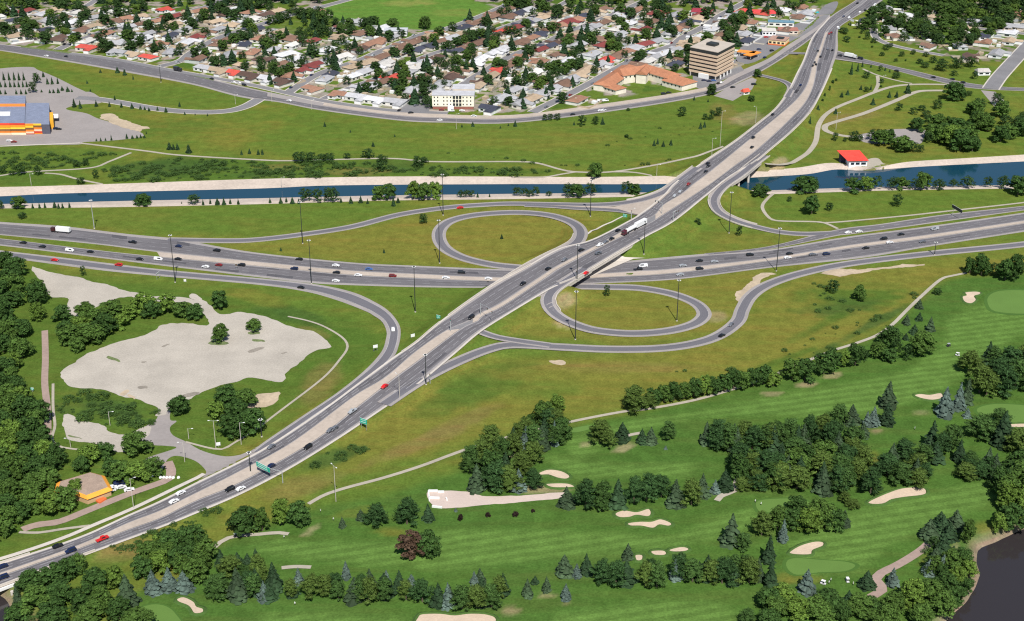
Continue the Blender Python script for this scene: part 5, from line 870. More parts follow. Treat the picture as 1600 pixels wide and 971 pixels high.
ridx = [int(rng.choice(len(ROOFS), p=RWT)) for _ in HP]
for hx, hy, cn in HINT:
    d_ = [(px - hx) ** 2 + 6 * (py - hy) ** 2 for px, py in hpx]; j = int(np.argmin(d_))
    if d_[j] < 900: ridx[j] = [r[0] for r in ROOFS].index(cn)
for (x, y, a), (px, py), ri in zip(HP, hpx, ridx):
    ti = int(rng.integers(len(HT))); wm, parts = HT[ti]; e = empty('house', (x, y, 0), a); sc = float(rng.uniform(1.05, 1.38)); e.scale = (sc, sc, float(rng.uniform(.95, 1.15)))
    o = obj('wall', wm, None, e); wc = [(.74, .72, .67), (.66, .62, .54), (.56, .48, .39), (.76, .76, .75), (.50, .52, .50)][int(rng.choice(5, p=[.36, .2, .14, .24, .06]))]; o.color = (*wc, 1)
    for nm, pm, _ in parts:
        q = obj(nm, pm, None, e)
        if nm == 'roof': f_ = rng.uniform(.85, 1.15); q.color = (*[c * f_ for c in ROOFS[ri][1]], 1)
    reg(e, f"{['hipped', 'gabled', 'hipped', 'gabled', 'hipped', 'gabled'][ti]} {ROOFS[ri][0]}-roofed house" + (' with garage' if any(p[0] == 'garage_door' for p in parts) else ''), 'house', 'houses of the suburb', (px, py), HM)
# garden trees between them
HPA = np.array([(h[0], h[1]) for h in HP])
def avoid_t(px, py):
    x, y = U((px, py))
    if np.hypot(HPA[:, 0] - x, HPA[:, 1] - y).min() < 8.5: return True
    if (np.hypot(SALL[:, 0] - x, SALL[:, 1] - y) - SALL[:, 2]).min() < 2.5: return True
    if (np.hypot(AVP[:, 0] - x, AVP[:, 1] - y) - AVP[:, 3]).min() < 5 or (np.hypot(MAINP[:, 0] - x, MAINP[:, 1] - y) - MAINP[:, 3]).min() < 8: return True
    if inpoly(np.array([px]), np.array([py]), FIELD)[0] or inpoly(np.array([px]), np.array([py]), [(1150,100),(1165,60),(1215,40),(1290,5),(1320,-10),(1300,30),(1240,70),(1180,100)])[0]: return True
    return any(math.hypot(x - a, y - b) < r * .85 for a, b, r in SPECW)
fill([(-30,-14),(-30,66),(85,80),(245,98),(390,128),(520,152),(680,174),(830,174),(925,158),(1080,126),(1150,100),(1240,58),(1300,10),(1320,-14)], 'GGGGK', 600, 16, 18, 10.0, 16, yf=3.0, marks=HM, group='trees in the gardens of the suburb', avoid=avoid_t)
fill([(410,38),(480,26),(560,44),(555,58),(500,64),(430,52)], 'GK', 16, 11, 15, 13, 17, yf=3.0, marks=HM, group='trees of the small park', avoid=avoid_t)
# build them all
TP = place([(t[1], t[2] - .12 * t[3]) for t in TREES])
cnt = {}; rest = []
order = sorted(range(len(TREES)), key=lambda i: -TREES[i][3] * TREES[i][4])
for i in order:
    kind, px, py, w, h, marks, group, _ = TREES[i]; nm, word, cat, meshes, trk = KIND[kind]; s = ppm(py); dl = delta(py); Wd = w / s
    Ht = (h / s - .42 * Wd * math.sin(dl)) / math.cos(dl); Ht = max(Ht, Wd * (.75 if kind in 'LPGRUD' else 1.3)); Wd *= (1.2 if Wd < 9 else .82) if kind == 'S' else 1.14 if kind == 'B' else 1.10 if kind in 'LPG' else 1.0; Ht *= .93 if kind in 'SB' else 1; z = hgt(TP[i][0], TP[i][1]) - .1
    ci = int(rng.integers(len(CLR[kind]))) if kind not in 'LG' else int(rng.choice(3, p=[.45, .4, .15])); cn, c = CLR[kind][ci]; f_ = rng.uniform(.85, 1.15); c = [v * f_ * 1.03 for v in c]; mi = int(rng.integers(len(meshes))); rz = float(rng.uniform(0, 6.28))
    cnt[nm] = cnt.get(nm, 0) + 1
    if cnt[nm] > 298: rest.append((kind, mi, TP[i], Wd, Ht, rz)); continue
    e = empty(nm, (TP[i][0], TP[i][1], z), rz)
    t_ = obj('trunk', trk, None, e); t_.scale = (Ht * .9, Ht * .9, Ht)
    o = obj('crown', meshes[mi], None, e); o.scale = (Wd, Wd * float(rng.uniform(.88, 1.08)), Ht); o.color = (*c, 1)
    size = 'tall' if Ht > 12.5 else 'mid-sized' if Ht > 6.5 else 'small'
    base = f"{size} {cn + ' ' if cn and kind != 'B' else ''}{word}" if kind != 'Y' else word
    reg(e, base, cat, group or {'S': 'spruces on the golf course and hillside', 'B': 'blue-grey spruces', 'P': 'pines of the golf course', 'Y': 'young conifers planted in rows'}.get(kind, 'broadleaf trees'), (px, py), marks)
if rest:
    VV = []; FF = []; o_ = 0
    for kind, mi, P, Wd, Ht, rz in rest:
        me_ = KIND[kind][3][mi]; v = np.empty(len(me_.vertices) * 3); me_.vertices.foreach_get('co', v); v = v.reshape(-1, 3); fs = [tuple(p.vertices) for p in me_.polygons][::3]
        ca, sa = math.cos(rz), math.sin(rz); v = np.c_[(v[:, 0] * ca - v[:, 1] * sa) * Wd + P[0], (v[:, 0] * sa + v[:, 1] * ca) * Wd + P[1], v[:, 2] * Ht]
        VV.append(v); FF += [tuple(q + o_ for q in f) for f in fs]; o_ += len(v)
    o = obj('distant_garden_trees', mesh_np('distant_garden_trees', np.concatenate(VV), FF), 'leaf'); o.color = (.035, .07, .02, 1); tag(o, 'smallest far garden trees mixed between the suburb houses', 'trees', kind='stuff')
print('trees', cnt)
# wild shrubs on the slopes, too many to count
VV = []; FF = []; o_ = 0; rs = np.random.default_rng(5)
areas_s = [([(150,268),(270,248),(420,252),(640,258),(870,268),(800,276),(400,279),(180,285)], 330, 3.2), ([(-20,240),(190,240),(150,258),(-20,272)], 90, 3), ([(85,622),(130,615),(200,628),(245,645),(235,668),(160,665),(90,645)], 70, 3.0), ([(1260,440),(1380,455),(1370,490),(1270,490)], 14, 2.0), ([(480,720),(570,690),(585,705),(500,745)], 14, 2.4),
           ([(1000,585),(1200,560),(1330,500),(1440,455),(1440,462),(1300,545),(1200,580)], 24, 2.0), ([(700,240),(880,255),(940,262),(1060,245),(1060,262),(850,262)], 20, 2.2), ([(150,845),(260,800),(330,780),(340,800),(230,850),(190,870)], 34, 2.0), ([(1440,840),(1500,850),(1525,900),(1500,945),(1440,965)], 34, 3.0), ([(20,930),(60,960),(160,940),(180,965),(60,990)], 30, 3.0), ([(980,190),(1200,190),(1100,235),(900,235)], 16, 2.0)]
for poly, n, sz in areas_s:
    P = np.array(poly, float)
    for _ in range(n * 12):
        if n <= 0: break
        x, y = rs.uniform(P[:, 0].min(), P[:, 0].max()), rs.uniform(P[:, 1].min(), P[:, 1].max())
        if not inpoly(np.array([x]), np.array([y]), poly)[0]: continue
        wx, wy = U((x, y))
        if surf(wx, wy)[0] > float(hgt(wx, wy)) + .02: continue
        n -= 1; me_ = LEAFY[int(rs.integers(10))]; v = np.empty(len(me_.vertices) * 3); me_.vertices.foreach_get('co', v); v = v.reshape(-1, 3)
        fs = [tuple(p.vertices) for p in me_.polygons]; fs = fs[-1900::4]; s = sz * rs.choice([.5, .7, 1.0, 1.4, 2.0]) * rs.uniform(.8, 1.2)
        VV.append(np.c_[v[:, 0] * s * 1.4 + wx, v[:, 1] * s * 1.4 + wy, (v[:, 2] - .12) * s * .5 + float(hgt(wx, wy))]); FF += [tuple(q + o_ for q in f) for f in fs]; o_ += len(v)
o = obj('wild_shrubs', mesh_np('wild_shrubs', np.concatenate(VV), FF), 'leaf'); o.color = (.056, .105, .026, 1); tag(o, 'low wild shrubs scattered over the grassy slopes', 'shrubs', kind='stuff')
# ------------------------------------------------------------------ bridges
def wall_along(P, w, z0, z1, name, m, parent):
    P = np.asarray(P); P = resamp(P, max(4, int(plen(P) / 5))); L_, R_ = offset(P, w); b = MB(); n = len(P)
    b.v = [tuple(q + [0, 0, z]) for q in L_ for z in (z0, z1)] + [tuple(q + [0, 0, z]) for q in R_ for z in (z0, z1)]
    for i in range(n - 1):
        a, c = 2 * i, 2 * n + 2 * i
        b.f += [(a, a+1, a+3, a+2), (c, c+2, c+3, c+1), (a+1, c+1, c+3, a+3), (a, a+2, c+2, c)]
    b.f += [(0, 2*n, 2*n+1, 1), (2*n-2, 2*n-1, 4*n-1, 4*n-2)]
    o = b.build(name, m, parent); o.data.validate(); return o
def slab(Lp, Rp, z0, z1, name, m, parent, grow=.5):
    k = max(4, int(plen(Lp) / 5)); A_ = resamp(Lp, k); B_ = resamp(Rp, k); d = (A_ - B_); d[:, 2] = 0; d /= np.linalg.norm(d, axis=1)[:, None]; A_ = A_ + d * grow; B_ = B_ - d * grow; b = MB()
    for q, r in zip(A_, B_): b.v += [tuple(q + [0, 0, z0]), tuple(q + [0, 0, z1]), tuple(r + [0, 0, z0]), tuple(r + [0, 0, z1])]
    for i in range(k - 1):
        a = 4 * i; b.f += [(a, a+1, a+5, a+4), (a+2, a+6, a+7, a+3), (a+1, a+3, a+7, a+5), (a, a+4, a+6, a+2)]
    b.f += [(0, 2, 3, 1), (4*k-4, 4*k-3, 4*k-1, 4*k-2)]
    return b.build(name, m, parent)
def column(x, y, z0, z1, r, parent, name='pier', m='concrete'): return MB().tube((x, y, z0), (x, y, z1), r, r, 10).build(name, m, parent)
# overpass across the freeway
br = tag(empty('overpass_bridge', (0, 0, 0)), 'wide concrete overpass carrying the diagonal road across the freeway', 'bridge')
slab(sub(A3, 745, 930), sub(D3, 820, 1000), -1.8, -.5, 'deck', 'concrete', br)
lp = RW['loop_ramp_south'][0]; q = np.array([proj(*p)[1] for p in lp]); lps = lp[(lp[:, 2] > 5.2)]
l1, r1 = offset(lps, 9.0); slab(l1, r1, -1.6, -.08, 'ramp_deck', 'concrete', br, .2)
wall_along(sub(D3, 872, 985), .5, -1.7, 1.05, 'parapet', 'concrete', br); wall_along(sub(A3, 700, 838), .5, -.05, .95, 'parapet', 'concrete', br)
LN = RW['loop_ramp_north'][0]; l1, r1 = offset(LN[LN[:, 2] > 3.6], 9.9); wall_along(r1 if proj(*r1[-1])[1] < proj(*l1[-1])[1] else l1, .45, -.05, .95, 'parapet', 'concrete', br)
LS = lp[(lp[:, 2] > 3.0)]; l1, r1 = offset(LS, 9.2); wall_along(l1 if proj(*l1[len(l1)//3])[0] > proj(*r1[len(r1)//3])[0] else r1, .45, .0, .95, 'parapet', 'concrete', br)
for (px, py) in [(815,436.3),(833,436.5),(851,436.6),(869,436.3),(887,435.2),(905,433.2)]:
    x, y = U((px, py)); column(x, y, -.2, 5.2, .55, br)
x, y = U((815, 436.3)); x2, y2 = U((912, 432.5)); MB().quad().f if False else None
cb = MB(); cb.v = []; cb.box(x - 1, x2 + 1, min(y, y2) - 1.0, min(y, y2) + 1.6, 4.3, 5.2); cb.build('pier_cap', 'concrete', br)
# canal bridge
cbr = tag(empty('canal_bridge', (0, 0, 0)), 'long road bridge on white piers where the diagonal road crosses the canal', 'bridge')
slab(sub(A3, 1015, 1150), sub(D3, 1085, 1262), -1.9, -.7, 'deck', 'concrete', cbr)
R4 = RW['ramp_canal_bridge'][0]; l1, r1 = offset(R4[R4[:, 2] > 5.5], 8); slab(l1, r1, -1.6, -.08, 'ramp_deck', 'concrete', cbr, .2)
wall_along(sub(D3, 1172, 1275), .45, -1.8, .95, 'parapet', 'concrete', cbr); wall_along(sub(A3, 1090, 1236), .45, -.05, .95, 'parapet', 'concrete', cbr)
l1, r1 = offset(R4[R4[:, 2] > .5], 8.2); wall_along(l1, .4, .0, .85, 'parapet', 'concrete', cbr); wall_along(r1, .4, .0, .85, 'parapet', 'concrete', cbr)
RN = RW['ramp_northwest'][0]; l1, r1 = offset(RN[RN[:, 2] > 4.2], 8.6); wall_along(l1 if proj(*l1[4])[1] < proj(*r1[4])[1] else r1, .4, .0, .9, 'parapet', 'concrete', cbr)
for (px, py), (dx, dy) in zip([(1153.5,294.5),(1169,284),(1184,266)], [(-27,3.5)] * 3):
    for k in range(4):
        x, y = U((px + dx * k, py + dy * k), -1.5); column(x, y, -4.5, 5.1, .9, cbr)
rbr = tag(empty('river_bridge', (0, 0, 0)), 'low bridge with pale edge beam where the main road leaves over the river', 'bridge')
slab(sub(A3, -140, 40), sub(D3, -140, 48), -1.6, -.3, 'deck', 'concrete', rbr)
wall_along(sub(D3, -140, 150), .5, -.05, .95, 'parapet', 'concrete', rbr); wall_along(sub(A3, -140, 60), .45, -.05, .95, 'parapet', 'concrete', rbr); b_ = sub(D3, -140, 42).copy(); b_ = offset(b_, 2.2); b_ = b_[0] if proj(*b_[0][3])[1] > proj(*b_[1][3])[1] else b_[1]
wall_along(b_, .6, -1.5, -.2, 'edge_beam', 'white', rbr)
for px, py in ((20, 930), (-25, 946), (-60, 955)):
    x, y = U((px, py), -2); column(x, y, -6.5, .0, .8, rbr); column(x - 6, y + 8, -6.5, .0, .8, rbr)
# roadside barrier
ba = wall_along(sub(A3, 624, 700), .35, .0, .8, 'roadside_barrier', 'concrete', None); tag(ba, 'low pale barrier along the road edge left of the signals', 'barrier')
# ------------------------------------------------------------------ vehicles
def car_mesh(kind):
    if kind == 'sedan': L_, pr, cab = 4.6, [(-2.3,.35),(2.3,.35),(2.3,.75),(1.1,.95),(.45,1.42),(-1.1,1.42),(-1.75,1.0),(-2.3,.92)], ((1.02,.98),(.42,1.38),(-1.08,1.38),(-1.68,1.02))
    elif kind == 'suv': L_, pr, cab = 4.8, [(-2.4,.45),(2.4,.45),(2.4,.95),(1.3,1.1),(.8,1.75),(-2.1,1.75),(-2.4,1.1)], ((1.2,1.14),(.76,1.7),(-2.05,1.7),(-2.3,1.16))
    elif kind == 'pickup': L_, pr, cab = 5.6, [(-2.8,.5),(2.8,.5),(2.8,1.0),(1.5,1.15),(1.0,1.8),(-.4,1.8),(-.7,1.1),(-.72,.8),(-2.7,.8),(-2.8,1.1)], ((1.42,1.18),(.96,1.74),(-.38,1.74),(-.62,1.2))
    else: L_, pr, cab = 5.4, [(-2.7,.4),(2.7,.4),(2.7,1.0),(2.2,1.25),(1.6,2.05),(-2.6,2.1),(-2.7,1.0)], ((2.12,1.28),(1.55,1.98),(-.2,1.98),(-.2,1.28))
    wf = lambda z: .92 if z < 1.05 else .92 - (z - 1.05) * .26
    body = MB().profile(pr, 0, wf).me('body'); body.materials.append(M['paintobj'])
    win = MB().profile([(x * 1.012, z) for x, z in cab], 0, lambda z: wf(z) + .015).me('window'); win.materials.append(M['glass'])
    return L_, body, win
CARS = {k: car_mesh(k) for k in ('sedan', 'suv', 'pickup', 'van')}
WH = MB().tube((0, -.12, 0), (0, .12, 0), .34, .34, 10).me('wheel'); WH.materials.append(M['rubber'])
LAMP = MB().box(-.04, .04, -.2, .2, -.1, .1).me('headlight'); LAMP.materials.append(M['white'])
CC_ = {'black': (.012, .013, .016), 'dark blue': (.012, .022, .07), 'white': (.8, .8, .8), 'silver': (.36, .38, .40), 'red': (.62, .02, .02), 'dark red': (.22, .02, .02), 'grey': (.14, .15, .17), 'blue': (.06, .14, .36), 'orange': (.7, .2, .04), 'green': (.03, .12, .06)}
ROADDIR = []
for nm, s_ in samples.items():
    d = np.gradient(s_[:, :2], axis=0); d /= np.maximum(1e-6, np.linalg.norm(d, axis=1))[:, None]; ROADDIR.append(np.c_[s_[:, :2], d, s_[:, 3], s_[:, 2]])
for s_ in STREETPTS:
    d = np.gradient(s_[:, :2], axis=0); d /= np.maximum(1e-6, np.linalg.norm(d, axis=1))[:, None]; ROADDIR.append(np.c_[s_[:, :2], d, s_[:, 2], np.zeros(len(s_))])
ROADDIR = np.concatenate(ROADDIR)
def road_angle(x, y, z):
    sc = np.hypot(ROADDIR[:, 0] - x, ROADDIR[:, 1] - y) - ROADDIR[:, 4] * .6 + 3 * np.abs(ROADDIR[:, 5] - z); j = int(np.argmin(sc)); return math.atan2(ROADDIR[j, 3], ROADDIR[j, 2])
def car(px, py, kind, col, flip=None, ang=None, group='vehicles on the roads'):
    x, y, z = place([(px, py + 1)])[0]; a = road_angle(x, y, z) if ang is None else ang
    if flip if flip is not None else rng.random() < .5: a += math.pi
    L_, body, win = CARS[kind]; e = empty('pickup_truck' if kind == 'pickup' else 'van' if kind == 'van' else 'car', (x, y, z + .03), a); sc = 1.02; e.scale = (sc, sc, sc)
    o = obj('body', body, None, e); o.color = (*CC_[col], 1); obj('window', win, None, e)
    for sx in (-1, 1):
        for sy in (-1, 1): w = obj('wheel', WH, None, e); w.location = (sx * L_ * .31, sy * .84, .34)
    for sy in (-1, 1): w = obj('headlight', LAMP, None, e); w.location = (L_ / 2 + .01, sy * .62, .68)
    reg(e, f"{col} {'pickup truck' if kind == 'pickup' else kind}", {'sedan': 'car', 'suv': 'car', 'pickup': 'pickup truck', 'van': 'van'}[kind], group, (px, py), CM)
B_, N_, Wt, Si, Rd, DR, Gr, Bl = 'black', 'dark blue', 'white', 'silver', 'red', 'dark red', 'grey', 'blue'
for c, r, lst in [(1, 2, [(145,547,B_),(265,572,B_),(437,597,Wt,'van'),(567,605,B_),(830,545,B_,'pickup'),(1118,570,N_),(1355,597,B_,'suv'),(875,650,B_),(990,652,Wt,'van'),(1115,650,B_),(1285,698,Wt),(1367,687,DR),(1510,688,B_,'suv'),(343,656,Rd),(742,687,Rd,'suv')]),
                  (2, 2, [(270,651,B_),(500,690,Wt),(707,713,Bl),(1285,734,B_,'suv'),(240,711,N_,'suv'),(503,734,B_),(640,751,Wt),(855,756,DR,'suv'),(1187,766,Wt),(1453,772,Wt),(500,786,Wt),(283,828,B_),(1275,329,Rd)]),
                  (3, 2, [(1225,50,B_),(1226,68,B_),(1210,103,B_),(1103,181,DR),(1052,228,Si),(1018,252,Si),(663,470,B_),(433,592,B_),(227,709,B_),(68,803,B_),(540,613,Gr,'suv'),(548,562,Wt,'pickup'),(585,543,Gr),(622,524,B_),(788,714,B_,'pickup'),(820,694,Wt,'van'),(1170,661,B_),(1172,711,B_,'suv'),(1265,666,Si),(1487,624,B_,'suv'),(1050,748,Si),(1068,691,Si),(460,784,Rd),(328,655,Gr)]),
                  (4, 2, [(135,616,B_),(122,641,Wt),(278,621,Gr),(365,619,N_,'suv'),(610,581,B_),(722,524,B_,'suv'),(830,496,B_),(760,546,Wt),(1042,462,Si,'van'),(965,541,Gr),(500,484,Wt),(567,478,Wt)]),
                  (2, 3, [(857,118,Wt),(1345,42,B_,'suv'),(803,475,Rd),(603,630,Si,'pickup'),(97,851,Gr),(325,853,B_,'suv'),(490,737,Gr),(465,748,Gr),(620,712-6,Wt)][:-1]),
                  (1, 4, [(1130,173,Wt),(1505,147,Wt),(1088,226,Wt),(1437,151,B_,'suv'),(640,461,Rd,'pickup'),(362,504,B_),(443,534,N_,'suv'),(15,633,N_),(18,701,N_,'suv')]),
                  (2, 4, [(92,6,N_)]),
                  (1, 1, [(290,351,Wt),(415,354,B_),(1527,533,B_,'suv'),(1462,516,Wt),(1492,519,Wt),(1325,494,B_)]),
                  (2, 1, [(207,631,Wt),(1148,753,Wt),(1362,727,Wt)]), (3, 1, [(552,693,Wt),(572,690,Wt),(378,717,B_),(320,605,B_),(178,266,B_),(840,350,Si),(1310,517,Wt),(1290,522,B_),(1505,860,B_),(1500,930-8,B_)])]:
    for t in lst: q = T(c, r, [t[:2]])[0]; car(q[0], q[1], t[3] if len(t) > 3 else 'sedan', t[2])
for t in [(1273.7,77,Gr),(1278,80,B_),(1282,88.5,B_),(1293.4,76.5,Gr),(1272.8,98,B_),(1270,103,B_),(1275,101,B_),(1251,133,N_),(1309.5,42.5,Wt),(1300.8,78.5,B_),(1312.5,86.5,B_),(1344.6,91.8,B_,'van'),(1400.6,111,B_),(1295.5,53,DR),(1299,51,DR),(1327,28,Wt,'van'),(1344,19,Wt),(1352,16,B_),(1207.3,179,B_),(1177,215.5,B_),(1311,45,Si),(1340,5,B_),(1367,8,Wt,'van'),(1318,26,N_),(1488,124,B_),(1458,121,B_),(1505,129,B_),(1128,525,B_),(1142,508,Gr)]:
    car(t[0], t[1], t[3] if len(t) > 3 else 'sedan', t[2])
# parked cars
for px, py, c, k, a in [(88,201.5,N_,'suv',.0),(92,202,B_,'sedan',.0),(15,220.5,Wt,'suv',0.),(22,222,DR,'sedan',0.),(643,152,Rd,'suv',.2),(628,157,B_,'sedan',.5),(624,172.5,B_,'sedan',1.2),(642,176.5,B_,'sedan',.2),(650,165,Gr,'sedan',.7),(1206,79.5,B_,'suv',.6),(1186,77,N_,'sedan',.2),(1197,58,Rd,'sedan',.2),(1174,92,B_,'sedan',.9),(1182,84,B_,'sedan',.9),(1195,90,N_,'sedan',.9),
                      (1037,147,B_,'suv',.2),(1045,145,B_,'sedan',.2),(1100,125.5,N_,'sedan',.1),(1108,127,N_,'sedan',.1),(1115,126,Bl,'sedan',.1),(938,158,Wt,'van',.1),(946,157.5,Wt,'van',.1),(1178,132,B_,'suv',.3),(1145,136.5,B_,'sedan',.45),(175,763,Wt,'suv',.35),(190,762,Wt,'sedan',.35),(172,767.5,Wt,'van',.45),(165,771,N_,'sedan',.45),(202,766,Wt,'sedan',.4),(187,757,N_,'van',.2),
                      (705,173.5,Wt,'van',0.),(722,173,Wt,'sedan',0.),(690,172,DR,'sedan',0.),(1345,214,Wt,'sedan',0.),(1558,163,Wt,'sedan',0.1),(1567,164,Wt,'sedan',.1)]: car(px, py, k, c, False, a, 'parked vehicles')
k = 0
for sp_ in STREETPTS[2:9]:
    for i in range(6, len(sp_) - 4, 14):
        if k >= 44: break
        d = sp_[i + 1, :2] - sp_[i, :2]; d /= np.linalg.norm(d); nn = np.array([-d[1], d[0]]) * rng.choice([-1, 1]); p = sp_[i, :2] + nn * 3.2; px, py = proj(p[0], p[1], 0)
        if 0 < px < 1600 and 2 < py < 170: car(float(px), float(py) - 1, str(rng.choice(['sedan', 'suv'])), str(rng.choice(['white', 'black', 'silver', 'dark blue', 'grey', 'dark red'])), None, None, 'cars on the suburb streets'); k += 1
# the double tanker truck on the diagonal, the white semi on the freeway and two smaller lorries
def truck(px, py, label, units, flip=False, col=(.82, .82, .80), cabcol=(.1, .02, .03), ang=None):
    x, y, z = place([(px, py)])[0]; a = (road_angle(x, y, z) if ang is None else ang) + (math.pi if flip else 0); e = empty('lorry', (x, y, z + .05), a)
    tot = sum(u[1] for u in units) + 3.4; X = tot / 2
    c = MB().box(X - 2.6, X, -1.2, 1.2, .8, 3.1).box(X - 3.1, X - 2.7, -1.15, 1.15, .8, 3.5).build('cab', 'paintobj', e); c.color = (*cabcol, 1)
    MB().box(X - .5, X + .04, -1.05, 1.05, 1.9, 2.8).build('windscreen', 'glass', e); ax = [X - .9, X - 2.9]; cur = X - 3.3
    for kind, L_ in units:
        x1, x0 = cur - .5, cur - L_; cur = x0
        if kind == 'tank':
            t = MB().tube((x0, 0, 2.35), (x1, 0, 2.35), 1.3, 1.3, 14).build('tank', 'paintobj', e); t.color = (*col, 1); h = MB().tube((x1 - 2, 0, 3.6), (x1 - 2, 0, 3.85), .4, .4, 8).build('hatch', 'darksteel', e)
        else: t = MB().box(x0, x1, -1.3, 1.3, 1.1, 4.0).build('cargo_box', 'paintobj', e); t.color = (*col, 1)
        MB().box(x0, x1, -.5, .5, .75, 1.05).build('chassis', 'darksteel', e); ax += [x0 + 1.0, x0 + 2.2, x1 - 1.0]
    for q in ax:
        for sy in (-1, 1): w = obj('wheel', WH, None, e); w.location = (q, sy * 1.1, .5); w.scale = (1.45, 1.6, 1.45)
    tag(e, label, 'lorry')
truck(991, 359.5, 'white double-trailer tanker lorry queueing behind the cars past the overpass', [('box', 12.5), ('tank', 11.5)][::-1], True)
truck(95.5, 363.5, 'white semi-trailer lorry on the freeway near the left edge', [('box', 10.5)], True, cabcol=(.06, .02, .02))
truck(278, 111.5, 'dark box lorry on the side street by the avenue', [('box', 5.5)], False, (.03, .035, .04), (.03, .03, .035))
truck(1329, 90, 'white box lorry turning into the right-hand side road at the junction', [('box', 9)], False, cabcol=(.7, .7, .7))

# ------------------------------------------------------------------ masts, street lamps, signals, signs
def mast(px, py, top, label_base='tall dark lighting mast', m='darksteel', minh=8):
    x, y, z = place([(px, py)])[0]; s = ppm(py); h = max(minh, (py - top) / s / math.cos(delta(py))); e = empty('lighting_mast', (x, y, z))
    MB().tube((0, 0, 0), (0, 0, h), .30, .16, 8).build('pole', m, e); MB().tube((0, 0, 0), (0, 0, .5), .5, .5, 8).build('base', 'concrete', e)
    b = MB().tube((0, 0, h - .1), (0, 0, h + .2), .7, .7, 12); b.build('lamp_ring', m, e)
    hd = MB().box(-.35, .35, -.2, .2, -.12, .12).me('lamp_head'); hd.materials.append(M['white'])
    for i in range(6): q = obj('lamp_head', hd, None, e); a = i * math.pi / 3; q.location = (.85 * math.cos(a), .85 * math.sin(a), h); q.rotation_euler = (0, 0, a)
    reg(e, label_base, 'lighting mast', 'lighting masts of the interchange', (px, py), CM)
for t in [(273.7,441.7,369),(473,381,317),(486.8,443.8,377),(687,411.8,345.5),(692.5,336.8,274),(649,488,418),(922.5,338.8,284),(1006,398,348),(1139,364.8,301.8),(1057.5,502,439),(899,531,457),(901.5,443,390),(1213,424,358),(665.8,602,556),(1460,399,379),(409,683,656),(391.5,738,708),(251.5,129,104)]: mast(*t)
for t in [(147.5,358,314)]: mast(*t, label_base='tall pale lighting mast', m='steel')
def lamp(px, py, top, ang=0.0, double=False, wood=False, minh=5):
    x, y, z = place([(px, py)])[0]; s = ppm(py); h = max(minh, (py - top) / s / math.cos(delta(py))); e = empty('street_lamp', (x, y, z), ang)
    MB().tube((0, 0, 0), (0, 0, h), .16, .10, 7).build('pole', 'concrete' if not wood else 'bark', e)
    for sg in ((1, -1) if double else (1,)):
        MB().tube((0, 0, h - .3), (sg * 2.0, 0, h), .07, .06, 5).build('arm', 'steel', e); MB().box(min(sg * 1.8, sg * 2.7), max(sg * 1.8, sg * 2.7), -.18, .18, h - .1, h + .12).build('lamp_head', 'white', e)
    reg(e, 'double-headed pale street lamp' if double else 'slim pale street lamp', 'street lamp', 'street lamps', (px, py), CM + [(300, 690, 'by the lot access road'), (520, 780, 'beside the golf boundary path'), (170, 660, 'at the lower lot'), (1120, 230, 'on the hillside by the canal bridge'), (60, 280, 'at the canal path')])
for t in [(624.5,622,586,2.4),(209,795.5,749,.5),(288.8,722,692,3.1),(295,686,670,0),(172,665,643.5,0),(337.5,701,658,0,True),(377,695,661,0),(110.5,699,690,3.1),(525,784,729,2.2,True),(1180.5,193,168,2.4),(1125,229,175,0),(1112,245,217,0),(49,290,272,0),(368,163,148,0),(425,160,141,0),(487,172,156,0),(713,202,178,0),(1379,130-2,118,0),(1105.5+12,120,107,0),(1306,203,176,0),(1266,178,168,2.),(986,342,326,0),(440,290,277,0),(1026,276,258,0)]: lamp(*t)
def signal(px, py, h, L_, ang, label):
    x, y, z = place([(px, py)])[0]; e = empty('traffic_signal', (x, y, z), ang); MB().tube((0, 0, 0), (0, 0, h), .22, .18, 8).build('pole', 'steel', e)
    if L_: 
        b = MB(); pts = [(0, 0, h - .6), (L_ * .45, 0, h + .4), (L_ * .8, 0, h + .5), (L_, 0, h + .2)]
        for a_, c_ in zip(pts, pts[1:]): b.tube(a_, c_, .15, .11, 6)
        b.build('mast_arm', 'steel', e)
    for u in ([L_ * .6, L_] if L_ else [0]):
        hd = MB().box(u - .22, u + .22, -.42, -.12, h - 1.2, h + .1).build('signal_head', 'darksteel', e)
        for i in range(3): MB().tube((u, -.42, h - 1.0 + i * .42), (u, -.50, h - 1.0 + i * .42), .13, .13, 8).build('lens', ['signgreen', 'sand', 'paintobj'][i], hd).color = (.5, .03, .02, 1)
    tag(e, label, 'traffic signal')
signal(751, 491, 7, 13, -1.0, 'white curved signal arm reaching over the lanes from the thin median'); signal(704, 517, 7.5, 0, 0, 'white signal pole on the median nose before the crossing')
signal(1034, 334, 8, 6, 2.4, 'pale signal arm on the wide median nose past the overpass'); signal(1052, 345, 6.5, 4, .6, 'signal pole on the road edge opposite the median nose'); signal(986.5, 343, 6.5, 0, 0, 'dark-headed signal pole in the gore beside the lower ramp branch'); signal(900, 437.5-2, 5, 0, 0, 'short signal pole at the loop ramp mouth on the overpass')
signal(675 - 3, 604 - 4, 6, 0, 0, 'small signal pole beside the merging southeast ramp')
